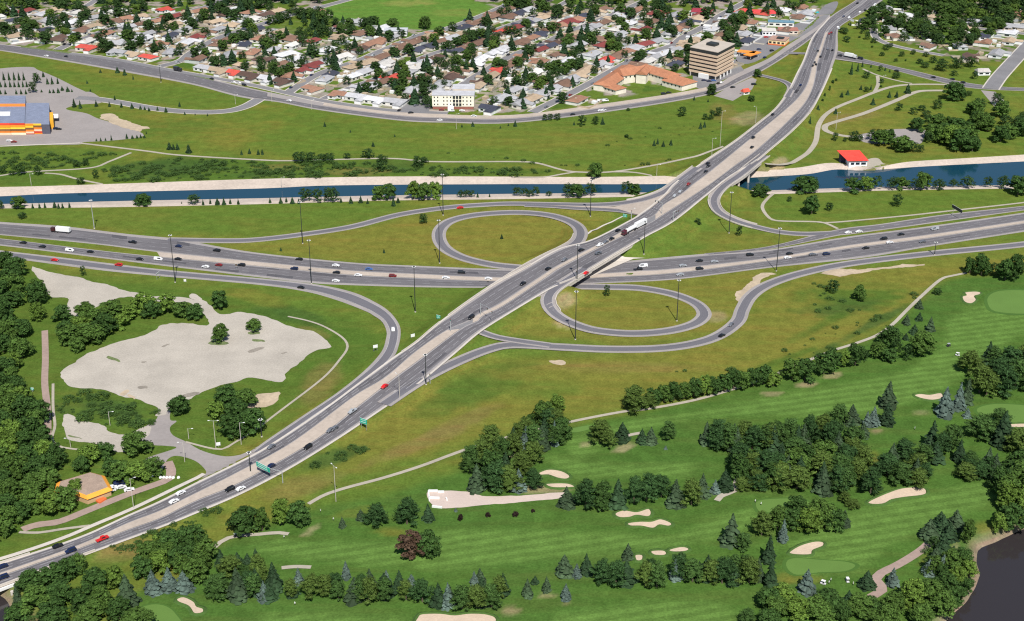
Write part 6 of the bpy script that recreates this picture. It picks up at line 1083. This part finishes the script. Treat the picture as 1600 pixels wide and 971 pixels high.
def sign(px, py, zc, w, h, label, m='signgreen', ang=None, posts=2, base=None, tilt=0.0, stripes=True):
    x, y = U((px, py), zc); gz = float(surf(x, y)[0])
    if ang is None: ang = road_angle(x, y, gz) + math.pi / 2
    e = empty('road_sign', (x, y, gz), ang); d = zc - gz
    MB().box(-w/2, w/2, -.08, .08, d - h/2, d + h/2).build('panel', m, e)
    fr = MB().box(-w/2 - .08, w/2 + .08, -.05, .05, d + h/2, d + h/2 + .1).box(-w/2 - .08, w/2 + .08, -.05, .05, d - h/2 - .1, d - h/2); fr.build('frame', 'white', e)
    if stripes and m == 'signgreen':
        tx = MB()
        for r_ in range(2):
            u = -w * .38
            while u < w * .3: L2 = rng.uniform(.25, .6); tx.box(u, u + L2, -.115, -.085, d + h * (.22 - .4 * r_) - .16, d + h * (.22 - .4 * r_) + .16); u += L2 + .18
        tx.build('lettering', 'white', e)
    if base:
        bx, by, bz = place([base])[0]; v = Matrix.Rotation(-ang, 3, 'Z') @ Vector((bx - x, by - y, bz - gz)); MB().tube(v, (v.x, v.y, d + .3), .25, .2, 8).tube((v.x, v.y, d + .2), (0, .12, d + .2), .15, .12, 6).build('post', 'steel', e)
    else:
        for k_ in range(posts): u = (-w * .35 + k_ * w * .7) if posts > 1 else 0; MB().tube((u, .12, 0), (u, .12, d), .1, .1, 6).build('post', 'steel', e)
    tag(e, label, 'road sign'); return e
ra = lambda px, py: road_angle(*place([(px, py)])[0])
sign(411, 730, 6.0, 9.5, 2.6, 'large green overhead sign hung over the lanes at the lower left', ang=ra(430, 735) - math.pi / 2, base=(442, 755))
sign(568, 658.5, 5.5, 4.2, 2.8, 'bright green guide sign on the road edge at mid-diagonal', ang=ra(560, 650) - math.pi / 2)
sign(586.5, 541.5, 3.8, 2.6, 1.6, 'white sign board inside the curved exit ramp', 'white', .4); sign(645, 524.5, 3.2, 2.4, 1.7, 'white sign board in the grass between exit ramp and main road', 'white', .5, 1)
sign(685, 495.5, 4.2, 2.6, 2.2, 'green sign beside the main road just before the signals', ang=ra(690, 500) - math.pi / 2); sign(800, 489.5, 3.2, 2.4, 1.8, 'green sign on the lower road edge past the signals', ang=ra(790, 490) + math.pi / 2)
sign(976.5, 337.5, 4.5, 3.2, 2.2, 'green sign in the wedge of grass below the ramp gore', ang=ra(990, 345) - math.pi / 2); sign(999, 378.5, 5.0, 2.8, 2.4, 'green sign on the slope under the overpass end', ang=ra(990, 380) + math.pi / 2); sign(1094, 321.5, 3.2, 1.8, 1.6, 'small green sign on the grass by the canal-bridge approach', ang=.8, posts=1)
sign(902, 437.5, 5.0, 2.4, 2.2, 'white sign standing at the lower edge of the overpass', 'white', 0.1); sign(1049.5, 350.5, 5.0, 1.6, 2.0, 'white board on the road edge below the median nose', 'white', .6, 1); sign(776, 500.5, 3.6, 1.2, 1.8, 'narrow white board at the road edge by the curved signal arm', 'white', .5, 1)
sign(289, 438.5, 1.2, 1.5, 1.3, 'small white box sign at the foot of the first mast', 'white', 0, 1); sign(402.5, 700 - 3, 2.4, 1.6, 1.6, 'small white board at the lot path corner', 'white', 0, 1) if False else None
sign(1302.5, 189, 2.5, 1.4, 2.0, 'white board on the slope beside the upper road', 'white', .9, 1) if False else sign(1275.5, 163.5, 2.6, 1.4, 2.4, 'white board on the shoulder of the upper road bend', 'white', .9, 1)
sign(803.5, 531.5, 2.2, 1.6, 1.2, 'small green sign lying low in the ramp wedge', ang=.3) if False else sign(742, 528.5, 2.4, 2.4, 1.0, 'low green sign in the grass wedge beside the ramp to the overpass', ang=-.5)
sign(1373, 334, 3.0, 1.6, 1.4, 'tiny white sign beside the collector road', 'white', 0, 1) if False else None
sign(50, 608, 1.8, 1.6, 1.4, 'small blue-green notice board in the clearing of the wood', 'signgreen', 0, 1); sign(341, 694, 1.6, 2.0, 1.6, 'white cabinet board by the lot path corner', 'white', .3, 1)
gs = sign(1495.5, 326.5, 6.5, 12, 2.2, 'dark overhead sign gantry spanning the collector road at the right', 'darksteel', ra(1490, 335) - math.pi / 2, stripes=False)
sign(246.5, 427, 4.0, 4.5, .8, 'grey overhead sign frame over the exit lanes near the first mast', 'steel', ra(246, 428) - math.pi / 2, stripes=False); sign(369, 414, 3.0, 1.2, 1.6, 'small red-brown sign on the freeway median', 'bark', 0, 1)
for px, py, lab in [(215, 772, 'short paved connector between park road and sidewalk')]: pass

# ------------------------------------------------------------------ buildings
def bld(name, label, cat, p0, p1, depth, h, cz=0.0):
    """p0, p1: photo pixels of the ends of the front foot line; local x runs along the front, y goes away from the camera"""
    a = np.array(U(p0)); b = np.array(U(p1)); L_ = float(np.linalg.norm(b - a)); e = empty(name, (a[0], a[1], 0), math.atan2(b[1] - a[1], b[0] - a[0])); tag(e, label, cat); return e, L_
# office tower
e, L1 = bld('office_tower', 'seven-storey office tower with beige bands and dark window strips', 'building', (1076, 117.5), (1119, 126.5), 0, 0)
R_ = np.array(U((1145.5, 112))) - np.array(U((1119, 126.5))); Wd = float(np.linalg.norm(R_)); ax = math.atan2(R_[1], R_[0]) - e.rotation_euler[2]; ux, uy = math.cos(ax), math.sin(ax)
def par(i0, z0, z1, nm, m, c=None):
    P = [(i0 * 1 + 0, i0 * .3), (L1 - i0, i0 * .3), (L1 - i0 + ux * (Wd - 2 * i0), i0 * .3 + uy * (Wd - 2 * i0)), (i0 + ux * (Wd - 2 * i0), i0 * .3 + uy * (Wd - 2 * i0))]
    o = MB().prism(P, z0, z1).build(nm, m, e); o.color = (*(c or (.66, .50, .36)), 1); return o
par(1.4, 0, 3.6, 'ground_floor', 'glass'); z = 3.6
for i in range(6):
    par(0.0, z, z + 2.05, 'floor_band', 'wall')
    if i < 5: par(.8, z + 2.05, z + 3.45, 'window_band', 'glass')
    z += 3.45
par(.35, z - 1.4, z + 1.6, 'top_band', 'darksteel'); par(-.15, z + 1.6, z + 2.1, 'roof_slab', 'wall', (.50, .44, .37))
cx_, cy_ = L1 / 2 + ux * Wd / 2, uy * Wd / 2
MB().box(cx_ - 4.5, cx_ + 4.5, cy_ - 4, cy_ + 4, z + 2.1, z + 4.4).build('plant_room', 'darksteel', e); MB().box(L1 * .38, L1 * .72, -1.4, 1.2, 0, 4.2).build('entrance', 'white', e)
for fx_2 in (.06, .97): MB().box(L1 * fx_2 - .4, L1 * fx_2 + .4, -.35, .45, 0, 3.6).build('column', 'concrete', e)
for i in range(4): MB().box(L1 + ux * Wd * (.2 + .2 * i) + .3, L1 + ux * Wd * (.2 + .2 * i) + 1.2, uy * Wd * (.2 + .2 * i) - .5, uy * Wd * (.2 + .2 * i) + .6, 0, 3.6).build('column', 'white', e)
# white apartment block
e, L1 = bld('apartment_block', 'cream four-storey apartment block with rows of small windows and dark balconies', 'building', (675.5, 171.2), (740.5, 171.5), 13, 12)
o = MB().box(0, L1, 0, 13, 2.6, 12.2).box(L1 * .48, L1 - .6, 13, 42, 0, 9.5).build('wall', 'wall', e); o.color = (.84, .79, .64, 1); o = MB().box(.4, L1 - .4, .3, 12.7, 0, 2.6).build('ground_storey', 'wall', e); o.color = (.30, .12, .09, 1)
o = MB().box(-.4, L1 + .4, -.4, 13.4, 12.2, 12.7).build('roof', 'roof', e); o.color = (.50, .50, .52, 1); o = MB().box(L1 * .46, L1, 13.4, 27, 9.5, 10).build('rear_roof', 'roof', e); o.color = (.56, .48, .38, 1); o = MB().box(L1 * .44, L1 - .5, 27.2, 43, 9.5, 10.1).build('rear_roof', 'roof', e); o.color = (.52, .52, .54, 1)
wm_ = MB().box(-.5, .5, -.07, .03, -.65, .65).me('window'); wm_.materials.append(M['glass']); bm_ = MB().box(-.95, .95, -.5, .03, -1.0, 1.0).me('balcony'); bm_.materials.append(M['glass'])
for r_ in range(3):
    for f in (.055, .135, .28, .36, .445, .745, .835, .925): q = obj('window', wm_, None, e); q.location = (L1 * f, 0, 4.4 + r_ * 3.1)
    for f in (.525, .60, .675): q = obj('balcony', bm_, None, e); q.location = (L1 * f, 0, 4.5 + r_ * 3.1)
MB().box(L1 * .38, L1 * .52, -5, -.1, 0, 3.2).build('porch', 'white', e)
# tiled complex
e = tag(empty('tiled_complex', (*U((1010, 140)), 0)), 'long low complex with orange-brown tiled roofs left of the office tower', 'building')
ox_, oy_ = U((1010, 140))
def wing(p0, p1, w, h, rh, hip=.12, c=(.43, .19, .105), wc=(.78, .72, .6)):
    a = np.array(U(p0)); b = np.array(U(p1)); L_ = float(np.linalg.norm(b - a)); m_ = (a + b) / 2; an = math.atan2(b[1] - a[1], b[0] - a[0])
    o = MB().box(-L_/2, L_/2, -w/2, w/2, 0, h).build('wing_wall', 'wall', e); o.location = (m_[0] - ox_, m_[1] - oy_, 0); o.rotation_euler = (0, 0, an); o.color = (*wc, 1)
    for f in np.arange(-L_/2 + 2.5, L_/2 - 2, 4.5):
        q = MB().box(f - .7, f + .7, -w/2 - .06, -w/2 + .02, h - 2.3, h - .9).build('window', 'glass', o)
    r_ = gable(L_, w, h, rh, .8, hip).build('wing_roof', 'roof', e); r_.location = o.location; r_.rotation_euler = (0, 0, an); r_.color = (*c, 1)
wing((941, 143), (985, 113.5), 17, 5.5, 3.2); wing((966, 128), (1012, 121), 18, 7.6, 4.2); wing((1006, 117.5), (1052, 131.5), 18, 7, 4); wing((1046, 131), (1077, 139.5), 20, 5, 4.4, .25); wing((951, 141), (970, 147), 13, 4.5, 2.6); wing((1001, 131), (1010, 121), 9, 8.5, 3.6, 0)
# superstore
e, L1 = bld('superstore', 'large store with blue-grey flat roof and orange, yellow and red striped front', 'building', (-75, 211), (41, 210.8), 0, 0)
xb = U((41, 152), 9)[1] - U((41, 211))[1]; L2_ = U((82, 208))[0] - U((41, 211))[0]; D2 = U((60, 161), 8)[1] - U((60, 210))[1]
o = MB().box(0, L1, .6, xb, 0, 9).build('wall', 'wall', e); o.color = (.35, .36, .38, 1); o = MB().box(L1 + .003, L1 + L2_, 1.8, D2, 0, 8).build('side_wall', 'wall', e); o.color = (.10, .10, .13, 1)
o = MB().box(-.1, L1 + .1, .5, xb * .62, 9, 9.35).build('roof', 'roof', e); o.color = (.215, .245, .33, 1); o = MB().box(-.1, L1 + .1, xb * .66, xb + .2, 9, 10.2).build('rear_roof', 'roof', e); o.color = (.215, .245, .33, 1); o = MB().box(L1 + .12, L1 + L2_ + .1, 1.6, D2 + .1, 8, 8.35).build('side_roof', 'roof', e); o.color = (.215, .245, .33, 1)
OC = [(.62, .06, .03), (.85, .30, .03), (.90, .55, .05), (.20, .10, .04), (.85, .24, .04), (.78, .60, .42)]
for i, c in enumerate(OC):
    z1 = 9.6 - i * 1.6; n_ = 5; 
    for k_ in range(n_): q = MB().box(L1 * k_ / n_ + .05, L1 * (k_ + 1) / n_ - .05, -.25 * (i % 2) + .1 - .4 * (k_ % 2), .6, z1 - 1.55, z1).build('facade_panel', 'wall', e); q.color = (*[min(.95, v * (1.0 if (i + k_) % 3 else 1.25)) for v in c], 1)
    for k_ in range(2): q = MB().box(L1 + L2_ * k_ / 3 + .1, L1 + L2_ * (k_ + 1) / 3, .6 + .9 * k_, 1.79, max(.2, z1 - 2.3), z1 - .8).build('facade_panel', 'wall', e); q.color = (*OC[(i + k_ + 1) % 6], 1)
q = MB().box(-.1, L1 + .1, xb * .62, xb * .66, 9, 10.9).build('roof_band', 'wall', e); q.color = (.80, .26, .05, 1); MB().box(0, L1 * .80, xb * .28, xb * .40, 9.35, 10.1).build('skylight', 'white', e); MB().box(L1 + L2_ - 1, L1 + L2_ + 7, D2 * .55, D2 * .72, 3.4, 4.0).build('canopy', 'white', e)
q = MB().box(L1 + L2_ + .1, L1 + L2_ + 3, D2 * .25, D2 * .62, 0, 7.2).build('entrance_tower', 'wall', e); q.color = (.85, .42, .04, 1)
kk = (U((41, 152), 9)[0] - U((41, 211))[0]) / (U((41, 152), 9)[1] - U((41, 211))[1])
for ch in [o for o in bpy.data.objects if o.parent == e]:
    for v in ch.data.vertices: v.co.x += v.co.y * kk
# boathouse
e, L1 = bld('boathouse', 'white boathouse with bright red sloping roof on the canal bank', 'building', (1326, 260.5), (1354.5, 260), 0, 0)
o = MB().box(0, L1, 0, 9, -1.8, 4.6).build('wall', 'wall', e); o.color = (.85, .85, .86, 1); q = MB().box(.1, L1 * .72, -.12, -.003, 3.9, 5.0).build('fascia', 'wall', e); q.color = (.85, .36, .05, 1)
rf = MB(); rf.v = [(-1.5, -1.2, 5.0), (L1 + .6, -1.2, 5.0), (L1 - 3, 13, 8.6), (-6.5, 13, 8.6), (-1.5, -1.2, 4.7), (L1 + .6, -1.2, 4.7), (L1 - 3, 13, 8.3), (-6.5, 13, 8.3)]; rf.f = [(0, 1, 2, 3), (7, 6, 5, 4), (0, 4, 5, 1), (1, 5, 6, 2), (2, 6, 7, 3), (3, 7, 4, 0)]; q = rf.build('roof', 'roof', e); q.color = (.78, .07, .05, 1)
o = MB().box(-4.5, L1 - 3.5, 9.003, 12.5, -.3, 6.5).build('rear_wall', 'wall', e); o.color = (.06, .06, .09, 1)
for f, w in ((.2, 1.3), (.48, 1.5), (.8, 1.8)): MB().box(L1 * f - w, L1 * f + w, -.08, .02, 1.3, 3.0).build('window', 'glass', e)
MB().box(-1, L1, -2.2, -.15, -2.3, -1.5).build('dock', 'concrete', e)
# orange-trimmed building
P = [(87.9,752),(142.9,735.5),(163.5,741),(176,763),(136,778),(122,772.5),(84,766)]
e = tag(empty('community_building', (*U(P[0]), 0)), 'low building with flat grey-brown roof and wide orange eaves among the trees', 'building'); o0 = np.array(U(P[0]))
Wp = [tuple(np.array(U((px, py + .3), 4)) - o0) for px, py in P]; c0 = np.mean(Wp, 0); sc_ = lambda f: [tuple(c0 + (np.array(p) - c0) * f) for p in Wp]
o = MB().prism(sc_(.93), 0, 3.4).build('wall', 'wall', e); o.color = (.55, .36, .2, 1)
b = MB(); A_, B_2 = sc_(1.0), sc_(.84); n = len(A_)
for i in range(n): j = (i + 1) % n; b.quad((*A_[i], 3.0), (*A_[j], 3.0), (*B_2[j], 4.4), (*B_2[i], 4.4))
q = b.build('eaves', 'wall', e); q.color = (.84, .36, .05, 1); fix = MB().prism(sc_(.845), 3.9, 4.3).build('roof', 'roof', e); fix.color = (.36, .27, .21, 1)
q = MB().prism([tuple(np.array(U(p, 0)) - o0) for p in [(137,776),(154,770),(156,778),(140,785)]], 0, 3).build('porch', 'wall', e); q.color = (.85, .85, .88, 1)
q = MB().prism([tuple(np.array(U(p, 0)) - o0) for p in [(150,784.5),(160,778.5),(167,781),(156,788)]], 0, .9).build('terrace', 'wall', e); q.color = (.72, .16, .05, 1)
# commercial strip
def shop(name, label, p0, p1, depth, h, wc, rc, rname='flat', cat='building', win=4):
    e, L_ = bld(name, label, cat, p0, p1, depth, h); o = MB().box(0, L_, 0, depth, 0, h).build('wall', 'wall', e); o.color = (*wc, 1)
    if rname == 'flat': q = MB().box(-.4, L_ + .4, -.4, depth + .4, h, h + .45).build('roof', 'roof', e)
    else: q = gable(L_, depth, 0, 2.6, .7, .2).build('roof', 'roof', e); q.location = (L_ / 2, depth / 2, h)
    q.color = (*rc, 1)
    for i in range(win): f = L_ * (i + .5) / win; MB().box(f - L_ / win * .3, f + L_ / win * .3, -.08, .02, h * .35, h * .72).build('window', 'glass', e)
    return e, L_
e, L1 = shop('restaurant', 'cream corner restaurant with grey-brown flat roof beside the avenue', (1200, 70), (1226, 72.8), 17, 5, (.85, .66, .36), (.42, .26, .2)); q = MB().box(-.15, L1 + .15, -.15, 17.15, .2, 1.3).build('plinth', 'wall', e); q.color = (.7, .15, .05, 1); MB().box(L1 * .4, L1 * .8, 5, 11, 5.4, 6.6).build('roof_unit', 'darksteel', e)
shop('shop_building', 'long shop with teal-grey roof behind the restaurant', (1200, 41.5), (1240, 43), 9, 4.5, (.8, .78, .72), (.14, .26, .33)); shop('shop_building', 'white flat-roofed shop left of the restaurant', (1191, 56), (1212, 56.5), 14, 4.5, (.82, .82, .82), (.62, .58, .52)); shop('shop_building', 'reddish-roofed annex between restaurant and teal shop', (1217, 53.5), (1247, 54), 13, 3.6, (.7, .6, .5), (.40, .17, .13))
shop('shop_building', 'long bright red-roofed shop at the top right of the suburb', (1158, 26), (1212, 27), 14, 3.6, (.8, .78, .74), (.68, .07, .07), 'g', win=6); shop('motel_building', 'large maroon-roofed building at the top of the suburb', (1080, 26), (1106, 27), 15, 5, (.82, .80, .76), (.30, .04, .06), 'g')
for p0, p1, lab in [((1151, 88), (1178, 91), 'orange filling-station canopy beside the office tower'), ((1172, 95), (1189, 89), 'smaller orange filling-station canopy nearer the avenue')]:
    e, L_ = bld('filling_station_canopy', lab, 'canopy', p0, p1, 9, 4.5); q = MB().box(0, L_, 0, 8, 3.9, 4.6).build('roof', 'roof', e); q.color = (.85, .30, .05, 1)
    for f in (.15, .85):
        for dd in (1.5, 6.5): MB().box(L_ * f - .2, L_ * f + .2, dd - .2, dd + .2, 0, 3.9).build('column', 'white', e)
e, L_ = bld('swimming_pool', 'turquoise covered pool left of the upper junction', 'pool', (1264, 20.5), (1280, 20.5), 8, .4); q = MB().box(0, L_, 0, 9, 0, .45).build('basin', 'wall', e); q.color = (.03, .42, .48, 1)
q = shop('field_pavilion', 'pale hall with dark red side wing below the sports field', (600, 57), (636, 57), 14, 5, (.72, .72, .72), (.5, .52, .55)); e = tag(empty('bandstand', (*U((530, 46)), 0)), 'round reddish bandstand in the small park', 'pavilion'); MB().tube((0, 0, 0), (0, 0, .5), 12, 12, 20).build('plinth', 'lot', e); b = MB().tube((0, 0, 3.2), (0, 0, 5.0), 6.5, .3, 12); q = b.build('roof', 'roof', e); q.color = (.2, .08, .07, 1)
for i in range(6): MB().tube((5 * math.cos(i), 5 * math.sin(i), .5), (5 * math.cos(i), 5 * math.sin(i), 3.3), .2, .2, 5).build('column', 'white', e)
shop('viewpoint_shelter', 'tiny white shelter with red roof on the viewpoint lot', (1162, 149), (1171, 147.5), 4, 2.6, (.85, .82, .8), (.6, .1, .06), 'g', 'shelter', 1); shop('park_hut', 'small white-walled hut with grey roof at the road junction', (1528, 118.5), (1547, 118), 8, 3.2, (.8, .8, .8), (.45, .42, .4), 'g', 'house', 2)
# block walls of the material bay on the golf service road
e = tag(empty('storage_bay', (*U((670, 780)), 0)), 'three-sided white block storage bay at the end of the gravel service road', 'storage bay'); o0 = np.array(U((670, 780)))
for a_, b_3 in [((669.5,768.5),(684,768.5)), ((684.3,770),(694,770)), ((669.5,769.5),(671,783.5)), ((671,779),(687,779.8)), ((675,793),(691,794.5)), ((697,780),(698.5,783))]:
    p, q_ = np.array(U(a_)) - o0, np.array(U(b_3)) - o0; L_ = float(np.linalg.norm(q_ - p)); w_ = MB().box(0, L_, -.28, .28, 0, 1.0).build('block_wall', 'white', e); w_.location = (p[0], p[1], 0); w_.rotation_euler = (0, 0, math.atan2(q_[1] - p[1], q_[0] - p[0]))
# boulder row beside the access road
for px in (272, 277, 283, 288, 294, 301, 307, 313)[:8]:
    pass
import bmesh as _bm
bmx = _bm.new(); _bm.ops.create_icosphere(bmx, subdivisions=2, radius=.8)
for v in bmx.verts: v.co *= random.uniform(.85, 1.15)
bom = bpy.data.meshes.new('boulder'); bmx.to_mesh(bom); bmx.free(); bom.materials.append(M['white'])
for px, py in [(251,747.5),(256,747.3),(261,747.6),(266,747.2),(271,747.8),(279,747.6),(235,745.5),(238,744.5)]:
    o = obj('boulder', bom); x, y = U((px, py)); o.location = (x, y, .4); reg(o, 'white-painted boulder', 'boulder', 'boulders beside the access drive', (px, py), [(0, 0, 'in the row beside the access drive')])
# ------------------------------------------------------------------ golfers and carts
def person_mesh(name, seed, pose):
    me = bpy.data.meshes.new(name)
    J = [(0,0,.95),(0,0,1.25),(0,0,1.45),(0,.01,1.52),(0,.02,1.66),(-.1,0,.9),(-.12,.02+.06*pose,.5),(-.13,.02,.08),(-.13,-.12,.04),(.1,0,.9),(.13,-.04-.06*pose,.5),(.14,.02,.08),(.14,-.12,.04),(-.2,0,1.42),(-.27,-.05,1.15),(-.22,-.24,.98),(.2,0,1.42),(.27,-.08,1.16),(.20,-.28,1.0),(0,.02,1.76)]
    E = [(0,1),(1,2),(2,3),(3,4),(4,19),(0,5),(5,6),(6,7),(7,8),(0,9),(9,10),(10,11),(11,12),(2,13),(13,14),(14,15),(2,16),(16,17),(17,18)]
    R = [.15,.15,.14,.06,.10,.10,.07,.05,.05,.10,.07,.05,.05,.07,.05,.035,.07,.05,.035,.09]
    me.from_pydata(J, E, []); o = bpy.data.objects.new(name, me); COL.objects.link(o); m_ = o.modifiers.new('s', 'SKIN'); o.modifiers.new('u', 'SUBSURF').levels = 1
    for i, r in enumerate(R): me.skin_vertices[0].data[i].radius = (r, r * .8)
    me.skin_vertices[0].data[0].use_root = True
    dg = bpy.context.evaluated_depsgraph_get(); out = bpy.data.meshes.new_from_object(o.evaluated_get(dg)); bpy.data.objects.remove(o); out.name = 'body'
    out.materials.clear(); [out.materials.append(M[k]) for k in ('skin', 'white', 'darksteel')]
    for p in out.polygons:
        c = p.center; p.material_index = 0 if (c.z > 1.5 or c.z < 0 or (abs(c.x) > .17 and c.z < 1.1 and c.z > .93)) else 1 if c.z > .93 else 2
    return out
PM = [person_mesh('body', 1, 0), person_mesh('body', 2, 1)]
CAP = MB().tube((0, .01, 1.70), (0, .01, 1.84), .12, .07, 10).box(-.09, .09, -.20, -.06, 1.70, 1.73).me('cap'); CAP.materials.append(M['white'])
for i, (px, py, lab) in enumerate([(461,946,'golfer in white top standing below the lower tree row'),(521,814,'golfer in white beside a small spruce on the open tee'),(501,801,'golfer in white near the boundary path'),(1295,913,'golfer in white just right of the left golf cart'),(1298,909,'golfer in white further up the slope beyond the left cart'),(1333,915,'lone golfer right of the right-hand golf cart'),(1180,786,'golfer at the left edge of the upper right green'),(1189,790,'golfer in white on the upper right green'),(444,842,'golfer in white on the open tee'),(1429,672,'golfer in white below the central clump')]):
    x, y = U((px, py)); e = tag(empty('person', (x, y, 0), i * .9), lab, 'person', 'golfers on the course'); obj('body', PM[i % 2], None, e); obj('cap', CAP, None, e)
for px, py, lab in [(1286,913,'white-roofed golf cart beside the blue spruce near the river'),(1324,909,'white-roofed golf cart further right near the winding path'),(1482,541.5,'dark golf cart on the upper fairway'),(1496,556,'white-roofed golf cart on the upper fairway'),(369,839,'golf cart parked on the path by the left tee')]:
    x, y = U((px, py)); e = tag(empty('golf_cart', (x, y, .0), .6 + px % 3), lab, 'golf cart', 'golf carts on the course')
    q = MB().box(-1.15, 1.15, -.6, .6, .25, .62).box(.75, 1.15, -.55, .55, .62, .85).build('body', 'paintobj', e); q.color = (.7, .7, .7, 1) if 'white' in lab else (.05, .05, .06, 1)
    MB().box(-.35, .15, -.55, .55, .62, .85).box(-.45, -.33, -.55, .55, .85, 1.3).build('seat', 'darksteel', e); MB().box(-.95, .85, -.62, .62, 1.78, 1.86).build('roof', 'white' if 'dark' not in lab else 'steel', e)
    for sx in (-.85, .75):
        for sy in (-.55, .55): MB().tube((sx, sy, .6), (sx, sy, 1.8), .03, .03, 5).build('post', 'darksteel', e)
    for sx in (-.75, .75):
        for sy in (-.55, .55): w = obj('wheel', WH, None, e); w.location = (sx, sy, .24); w.scale = (.7, .7, .7)
finish_labels()
